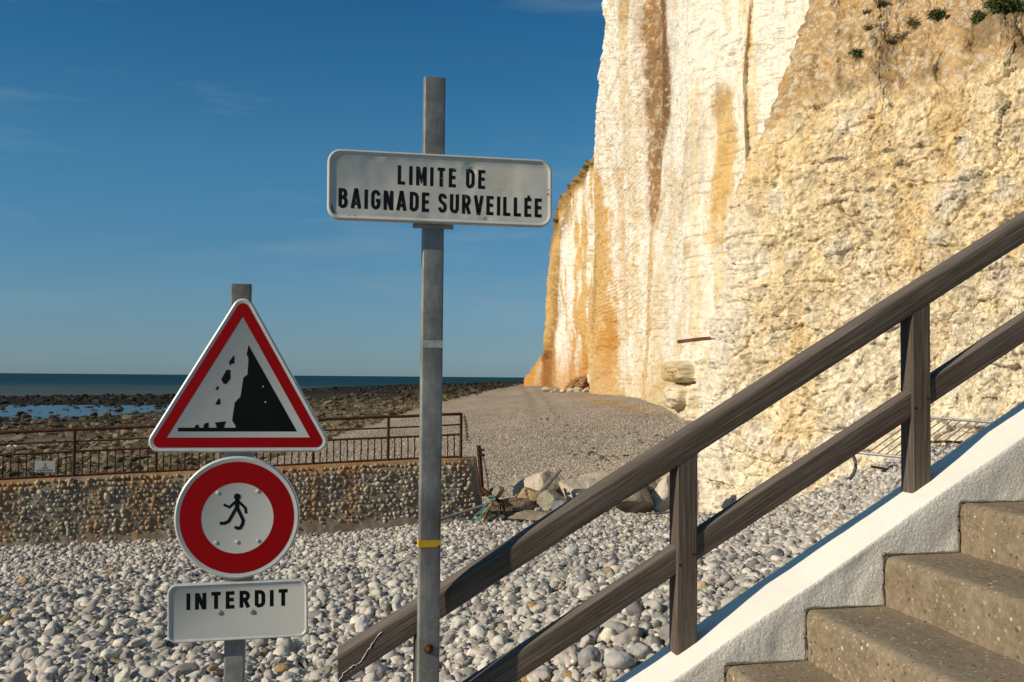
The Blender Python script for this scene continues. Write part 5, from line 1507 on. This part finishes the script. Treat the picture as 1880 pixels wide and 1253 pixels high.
def ring_mesh(outer, inner_, y, name, mat_, parent):
    n_ = len(outer); V = [(a_, y, b_) for a_, b_ in outer] + [(a_, y, b_) for a_, b_ in inner_]
    return obj(name, V, [(i, (i + 1) % n_, n_ + (i + 1) % n_, n_ + i) for i in range(n_)], mat_, parent)
def flat_poly(mb, pts, y): mb.add([(a_, y, b_) for a_, b_ in pts], [tuple(range(len(pts)))])
def circ(cx_, cz_, r_, n_=72): return np.array([(cx_ + r_ * cos(2 * pi * i / n_), cz_ + r_ * sin(2 * pi * i / n_)) for i in range(n_)])
def rhs_post(x0, x1, y0, y1, z0, z1, r_=0.006):
    V, Fc = [], []
    P_ = rounded_poly([(x0, y0), (x1, y0), (x1, y1), (x0, y1)], r_, 4); n_ = len(P_)
    for z_ in (z0, z1): V += [(a_, b_, z_) for a_, b_ in P_]
    Fc = [(k_, (k_ + 1) % n_, n_ + (k_ + 1) % n_, n_ + k_) for k_ in range(n_)]
    # hollow top
    Q_ = inset(P_, 0.004); V += [(a_, b_, z1) for a_, b_ in Q_] + [(a_, b_, z1 - 0.12) for a_, b_ in Q_]
    Fc += [(n_ + k_, n_ + (k_ + 1) % n_, 2 * n_ + (k_ + 1) % n_, 2 * n_ + k_) for k_ in range(n_)]
    Fc += [(2 * n_ + k_, 2 * n_ + (k_ + 1) % n_, 3 * n_ + (k_ + 1) % n_, 3 * n_ + k_) for k_ in range(n_)]
    Fc += [tuple(3 * n_ + k_ for k_ in range(n_)), tuple(range(n_))[::-1]]
    return V, Fc
class Plane:
    """upright sign plane: turns photograph pixels into its own x,z coordinates"""
    def __init__(s, px, py, Y, rz):
        s.o = at(px, py, Y); s.r = rz; s.d = np.array([cos(rz), sin(rz), 0]); s.n = np.array([sin(rz), -cos(rz), 0])
    def __call__(s, px, py):
        w = at(px, py, 1.0) - EYE; t_ = ((s.o - EYE) @ s.n) / (w @ s.n); p = EYE + w * t_
        return np.array([(p - s.o) @ s.d, p[2] - s.o[2]])
def bolt_head(parent, x_, y_, z_, r_, mat_, name='bolt', h=0.006):
    mb = MB(); mb.tube([(x_, y_, z_), (x_, y_ - h * 0.6, z_), (x_, y_ - h, z_)], [r_, r_ * 0.9, r_ * 0.45], 12)
    return mb.build(name, mat_, parent)

# ------------------------------------------------------------------ bathing limit sign bolted to the handrail
PB = Plane(795, 345, 3.235, radians(13))
sg = empty('bathing_sign', tuple(PB.o), radians(13))
tag(sg, 'tall galvanised post with a white panel reading LIMITE DE BAIGNADE SURVEILLÉE', 'sign')
xr = PB(818.5, 200)[0]; xl_ = PB(779.5, 200)[0]; ztp = PB(797, 141)[1]
V, Fc = rhs_post(xl_, xr, 0.004, 0.044, 6.35 - PB.o[2], ztp); obj('post', V, Fc, M['galv'], sg, True, sharp=40)
cn = [PB(601, 277), PB(1011, 297), PB(1008, 421), PB(600, 404)]
tl, tr_, br_, bl = cn
wv = ((tr_ - tl) + (br_ - bl)) / 2; hv = ((tl - bl) + (tr_ - br_)) / 2; cc_ = (tl + tr_ + br_ + bl) / 4
ex = wv / np.linalg.norm(wv); ez = np.array([-ex[1], ex[0]]); W_, H_ = np.linalg.norm(wv), hv @ ez
out = rounded_poly([cc_ + ex * W_ * i / 2 + ez * H_ * j / 2 for i, j in ((-1, -1), (1, -1), (1, 1), (-1, 1))], 0.042, 10)
rings = [(0.0155, -0.026), (0.0125, -0.0268), (0.009, -0.0295), (0.0055, -0.0305), (0.0018, -0.0290), (0.0, -0.025), (0.0, -0.006), (0.004, -0.003)]
pan = plate_mesh(out, rings, M['panel'], M['rim'], 'panel', sg)
yF = -0.0263
lettering('LIMITE DE', *PB(729, 341.5), *PB(887.5, 350), 0.0615, yF, 'lettering', M['letter'], pan, 0.30, 0.42, 0.195)
lettering('BAIGNADE SURVEILLÉE', *PB(621, 384), *PB(990.5, 402), 0.0625, yF, 'lettering', M['letter'], pan, 0.26, 0.36, 0.195)
mb = MB()      # rust chips along the folded rim
gg = random.Random(5)
for (a_, b_, ln, wd) in ((608, 384, 16, 5), (611, 392, 12, 5), (1002, 361, 9, 3), (1003, 352, 5, 2), (926, 411, 14, 1.2), (960, 413, 8, 1), (720, 404, 10, 1), (650, 399, 8, 1), (640, 399, 4, 1)):
    p = PB(a_, b_); pts = []
    for i in range(9):
        t_ = 2 * pi * i / 9; q = gg.uniform(0.5, 1.1)
        if wd < 2: pts.append((p[0] + cos(t_) * ln * 0.00085 * q, p[1] + sin(t_) * wd * 0.0011 * q))
        else: pts.append((p[0] + cos(t_) * wd * 0.0009 * q + sin(t_) * 0.004 * (a_ < 700) * -1, p[1] + sin(t_) * ln * 0.0009 * q))
    mb = MB(); flat_poly(mb, pts, -0.0320 if 1000 < a_ < 1005 else -0.0272); mb.build('rust_chip', M['darkrust'], pan, False)
mb = MB(); p1, p2 = PB(764, 414), PB(826, 418)
mb.box(((p1[0] + p2[0]) / 2, 0.0, (p1[1] + p2[1]) / 2 + 0.004), (p2[0] - p1[0] + 0.022, 0.007, 0.024))
mb.build('clamp', M['steel'], sg, False)
mb = MB(); zb_ = PB(789, 999)[1]
x_a, x_b = xl_ - 0.0005, xr + 0.0005
flat_poly(mb, [(x_a, zb_ - 0.0115), (x_b - 0.012, zb_ - 0.0115), (x_b - 0.011, zb_ - 0.006), (x_b, zb_ - 0.005), (x_b, zb_ + 0.0115), (x_a, zb_ + 0.0115)], 0.0028)
mb.add([(x_a - 0.0012, 0.0028, zb_ - 0.0115), (x_a - 0.0012, 0.044, zb_ - 0.0115), (x_a - 0.0012, 0.044, zb_ + 0.0115), (x_a - 0.0012, 0.0028, zb_ + 0.0115)], [(0, 1, 2, 3)])
mb.build('yellow_band', M['yellow'], sg, False)
mb = MB()
for py_, h_ in ((632, 0.012), ):
    zz_ = PB(792, py_)[1]; flat_poly(mb, [(xl_ + 0.002, zz_ - h_), (xr - 0.002, zz_ - h_), (xr - 0.002, zz_ + h_), (xl_ + 0.002, zz_ + h_)], 0.0032)
mb.build('pale_band', m_plain('pale grey band', (0.40, 0.40, 0.385), 0.7, 0, 0.25, 45), sg, False)  # flat paler grey band across the front of the post
pb_ = PB(787, 1192)
bl_ = bolt_head(sg, pb_[0], 0.004, pb_[1], 0.016, M['bolt'], 'bolt', 0.010)
bolt_head(bl_, pb_[0], -0.006, pb_[1], 0.009, M['bolt'], 'bolt_nut', 0.012)

# ------------------------------------------------------------------ rockfall warning, no pedestrians, INTERDIT
PS = Plane(436, 840, 3.55, radians(9))
s1 = empty('warning_sign', tuple(PS.o), radians(9))
tag(s1, 'signpost carrying a red falling rocks triangle, a no pedestrians disc and an INTERDIT panel', 'sign')
xa, xb = PS(421.5, 530)[0], PS(459.5, 530)[0]
V, Fc = rhs_post(xa, xb, 0.030, 0.070, 6.2 - PS.o[2], PS(440, 520)[1]); obj('post', V, Fc, M['galv'], s1, True, sharp=40)
# triangle
A_, B_, C_ = PS(271.5, 833), PS(600.5, 829), PS(440.5, 548)
zb_ = (A_[1] + B_[1]) / 2; rr = 0.040
h_in = (C_[1] - rr) - (zb_ + rr)
a_in = (B_[0] - A_[0]) - 2 * rr
half = a_in / 2; xc_ = (A_[0] + B_[0]) / 2
cen = [(xc_ - half, zb_ + rr), (xc_ + half, zb_ + rr), (xc_ + 0.006, zb_ + rr + h_in)]
def tri_out(r_):
    """triangle of arc centres grown by r_ with round corners"""
    c3 = [np.array(c) for c in cen]; out = []
    for i in range(3):
        p, a_, b_ = c3[i], c3[i - 1], c3[(i + 1) % 3]
        n1 = p - a_; n1 = np.array([n1[1], -n1[0]]) / np.linalg.norm(n1); n2 = b_ - p; n2 = np.array([n2[1], -n2[0]]) / np.linalg.norm(n2)
        a0 = math.atan2(n1[1], n1[0]); a1 = math.atan2(n2[1], n2[0])
        while a1 < a0: a1 += 2 * pi
        for k_ in range(13):
            t_ = a0 + (a1 - a0) * k_ / 12; out.append(p + r_ * np.array([cos(t_), sin(t_)]))
    return np.array(out)
rim_rings = lambda f0: [(f0, 0.0), (f0 - 0.003, -0.0012), (f0 - 0.006, -0.0014), (0.004, -0.0004), (0.0012, 0.003), (0.0, 0.008), (0.0, 0.024), (0.005, 0.027)]
tp = plate_mesh(tri_out(rr), rim_rings(0.012), M['white'], M['alu'], 'triangle_plate', s1)
red_o = tri_out(rr - 0.0175)
def sharp_tri(d):   # inner white triangle: straight sides, sharp corners
    c3 = [np.array(c) for c in cen]; L = []
    for i in range(3):
        p, q = c3[i], c3[(i + 1) % 3]; n_ = np.array([q[1] - p[1], -(q[0] - p[0])]); n_ /= np.linalg.norm(n_)
        L.append((p - n_ * d, q - p))
    pts = []
    for i in range(3):
        (p1, d1), (p2, d2) = L[i - 1], L[i]
        t_ = np.linalg.solve(np.array([d1, -d2]).T, p2 - p1)[0]; pts.append(p1 + d1 * t_)
    return pts
st3 = sharp_tri(0.0128)
inn = np.concatenate([np.repeat(st3[i][None], 13, 0) + 1e-6 * np.arange(13)[:, None] for i in range(3)])
ring_mesh(red_o, inn, -0.0005, 'red_border', M['red'], tp)
Q = lambda x_, y_: PS(260 + x_ / 3.4806, 500 + y_ / 3.4806)
mb = MB()
flat_poly(mb, [Q(*p) for p in ((232, 1018), (992, 1018), (683, 466), (671, 527), (683, 550), (676, 655), (650, 674), (632, 795), (595, 833), (578, 948), (600, 982), (600, 994), (232, 994))][::-1], -0.0005)
for k_, poly in enumerate((((592, 530), (578, 546), (559, 572), (560, 588), (567, 597), (573, 584), (592, 584)), ((543, 624), (567, 625), (566, 683), (541, 714), (523, 714), (509, 684)), ((484, 727), (495, 737), (484, 752), (470, 752)), ((495, 803), (502, 817), (502, 846), (469, 846)),
                           ((340, 996), (340, 986), (352, 975), (362, 975), (368, 996)), ((397, 996), (395, 982), (405, 966), (428, 961), (427, 996)), ((470, 961), (538, 953), (523, 996), (480, 996)))):
    flat_poly(mb, [Q(*p) for p in poly], -0.0008)
mb.build('falling_rocks', M['black'], tp, False)
mb = MB()
for (x_, y_) in ((748, 472), (776, 731), (791, 830)): p = Q(x_, y_); MB().tube([(p[0], -0.0002, p[1]), (p[0], -0.0018, p[1])], 0.0026, 10).build('rivet', M['alu'], tp)
# disc
dc = PS(435.5, 950.5); rO = (PS(551, 950)[0] - PS(320, 950)[0]) / 2
dp = plate_mesh(circ(dc[0], dc[1], rO, 96), rim_rings(0.012), M['white'], M['alu'], 'round_plate', s1)
kpx = rO / 115.5
ring_mesh(circ(dc[0], dc[1], kpx * 105.0, 96), circ(dc[0] + 0.001, dc[1] - 0.002, kpx * 66.5, 96), -0.0005, 'red_border', M['red'], dp)
Q2 = lambda x_, y_: PS(290 + x_ / 2.894, 820 + y_ / 2.894)
kq = np.linalg.norm(Q2(100, 300) - Q2(0, 300)) / 100
mb = MB(); flat_poly(mb, circ(*Q2(421, 267), 18 * kq, 28), -0.0012)
for q, (pts, w_) in enumerate((([(421, 280), (420, 338)], 25), ([(420, 292), (404, 300), (380, 323), (349, 309)], 14), ([(424, 290), (436, 300), (464, 327), (468, 356)], 14),
                               ([(415, 328), (396, 362), (374, 399), (352, 408), (328, 408)], 17), ([(422, 328), (440, 366), (452, 392), (449, 412), (437, 432), (422, 435), (408, 427)], 17))):
    ribbon(mb, [Q2(*p) for p in pts], w_ * kq, -0.0005 - 0.00012 * q)
mb.build('pedestrian', M['black'], dp, False)
mb = MB()
for x_, y_ in ((318, 247), (530, 238), (308, 511), (531, 501), (420, 508)):
    p = Q2(x_, y_); MB().tube([(p[0], -0.0002, p[1]), (p[0], -0.0018, p[1]), (p[0], -0.003, p[1])], [0.0075, 0.0068, 0.003], 12).build('rivet', M['alu'], dp)
# text panel
cn = [PS(306, 1076), PS(566, 1062.5), PS(564, 1170), PS(309, 1181)]
tl, tr_, br_, bl = cn
wv = ((tr_ - tl) + (br_ - bl)) / 2; hv = ((tl - bl) + (tr_ - br_)) / 2; cc_ = (tl + tr_ + br_ + bl) / 4
ex = wv / np.linalg.norm(wv); ez = np.array([-ex[1], ex[0]]); W_, H_ = np.linalg.norm(wv), hv @ ez
out = rounded_poly([cc_ + ex * W_ * i / 2 + ez * H_ * j / 2 for i, j in ((-1, -1), (1, -1), (1, 1), (-1, 1))], 0.030, 10)
ip = plate_mesh(out, [(0.0125, 0.0), (0.010, -0.001), (0.007, -0.0036), (0.0042, -0.0045), (0.0015, -0.0034), (0, 0.001), (0, 0.022), (0.004, 0.025)], M['white'], M['alu'], 'text_plate', s1)
lettering('INTERDIT', *PS(343, 1120.5), *PS(528, 1112.3), 0.0575, -0.0003, 'lettering', M['black'], ip, 0.30, 0.42, 0.215)
for x_, y_ in ((328, 883), (501, 879)): p = Q2(x_, y_); bolt_head(ip, p[0], 0.0, p[1], 0.0095, M['steel'], 'bolt', 0.0035)
mb = MB()
for py_ in (839, 1064):
    p = PS(438, py_); MB().box((p[0], 0.022, p[1]), (0.10, 0.014, 0.03)).build('clamp', M['steel'], s1, False)

# ------------------------------------------------------------------ a few stones one can tell apart, and birds
def cobble(px, py, wpx, hpx, Y, colr, seed, label, lump=0.25, rot=(0, 0, 0), name='cobble'):
    V, Fc = pebble_shape(3, seed, lump); w, h = wpx / F * Y / 2, hpx / F * Y / 2
    V = V * np.array([w, w * 0.8, h]); Rm = np.array(Matrix.Rotation(rot[1], 3, 'Y') @ Matrix.Rotation(rot[0], 3, 'X')); V = V @ Rm.T
    cv = np.array(colr)[None] * (1 + 0.12 * fbm(V[:, 0] * 20, V[:, 1] * 20, V[:, 2] * 20, seed, 3))[:, None]
    o = obj(name, V, Fc, M['pebble'], None, True, None, np.clip(cv, 0, .75)); o.location = at(px, py, Y)
    return tag(o, label, 'stone', 'single stones lying on the shingle')
def sdist(px, py):
    Y = 8.0
    for _ in range(20):
        p = at(px, py, Y); z_ = float(ground_z(np.array([p[0]]), np.array([p[1]]), False)[0]); Y += (p[2] - z_) * 1.5
        Y = min(max(Y, 3.5), 24)
    return Y - 0.10
for a_ in ((980, 1116, 26, 18, (0.42, 0.24, 0.09), 701, 'orange brown stone on the shingle between the two rails'),
           (1083, 1208, 42, 40, (0.33, 0.315, 0.295), 702, 'big round grey cobble near the foot of the lower rail'),
           (1136, 1214, 56, 32, (0.52, 0.49, 0.45), 703, 'long pale cobble right of the big round grey one'),
           (1178, 1196, 40, 30, (0.40, 0.385, 0.37), 704, 'smooth grey cobble against the white parapet'),
           (674, 1113, 24, 22, (0.50, 0.47, 0.42), 705, 'round cream stone above the end of the top rail'),
           (664, 1150, 26, 34, (0.60, 0.57, 0.52), 706, 'white knobbly flint left of the tall sign post'),
           (880, 1066, 34, 26, (0.46, 0.43, 0.39), 707, 'rounded beige stone just below the top rail'),
           (1050, 1012, 26, 20, (0.56, 0.54, 0.50), 708, 'pale stone below the boulders at the wall end'),
           (1290, 1078, 24, 22, (0.56, 0.45, 0.26), 709, 'yellowish stone right of the lower handrail post'),
           (150, 1112, 20, 14, (0.43, 0.33, 0.20), 710, 'tan stone on the left of the shingle bank'),
           (520, 1228, 30, 20, (0.38, 0.25, 0.13), 711, 'rust brown stone right of the INTERDIT signpost')):
    cobble(a_[0], a_[1], a_[2], a_[3], sdist(a_[0], a_[1] + a_[3] * 0.35), a_[4], a_[5], a_[6], 0.35 if 'knobbly' in a_[6] else 0.22)

def bird(px, py, hpx, mat_, label, group, flip=1):
    g_ = gpoint(px, py) if px > 700 else None
    if g_ is None:
        Y = 80.0; X = (px - CX) / F * Y
        for _ in range(12):
            z_ = float(ground_z(np.array([X]), np.array([Y]))[0]) - 8; Y = 0.5 * Y + 0.5 * (-z_ * F / (py - float(horizon(px)))); X = (px - CX) / F * Y
        g_ = np.array([X, Y, float(ground_z(np.array([X]), np.array([Y]))[0])])
    s_ = hpx / F * g_[1]
    mb = MB()
    mb.tube([(-0.62 * flip, 0, 0.42), (-0.40 * flip, 0, 0.50), (-0.10 * flip, 0, 0.55), (0.16 * flip, 0, 0.66), (0.26 * flip, 0, 0.84), (0.34 * flip, 0, 0.93), (0.43 * flip, 0, 0.92), (0.56 * flip, 0, 0.88)],
            [0.03, 0.12, 0.22, 0.19, 0.10, 0.11, 0.06, 0.012], 10)
    for q in (-0.07, 0.07): mb.tube([(0.0, q, 0.40), (0.02 * flip, q, 0.2), (0.0, q, 0.0)], 0.022, 5)
    o = mb.build('bird', mat_); o.scale = (s_, s_, s_); o.location = g_
    return tag(o, label, 'bird', group)
BIRDS = 'birds standing on the shore'
bird(22, 824, 9, M['gull'], 'white gull on the reef, left of its pair behind the railing', BIRDS)
bird(33, 824, 9, M['gull'], 'white gull on the reef, right of its pair behind the railing', BIRDS, -1)
bird(6, 866, 10, M['gull'], 'white gull low at the left edge between the balusters', BIRDS)
bird(861, 730, 6, M['crow'], 'small dark bird on the beach edge, left of two', BIRDS)
bird(876, 728, 6, M['crow'], 'small dark bird on the beach edge, right of two', BIRDS, -1)
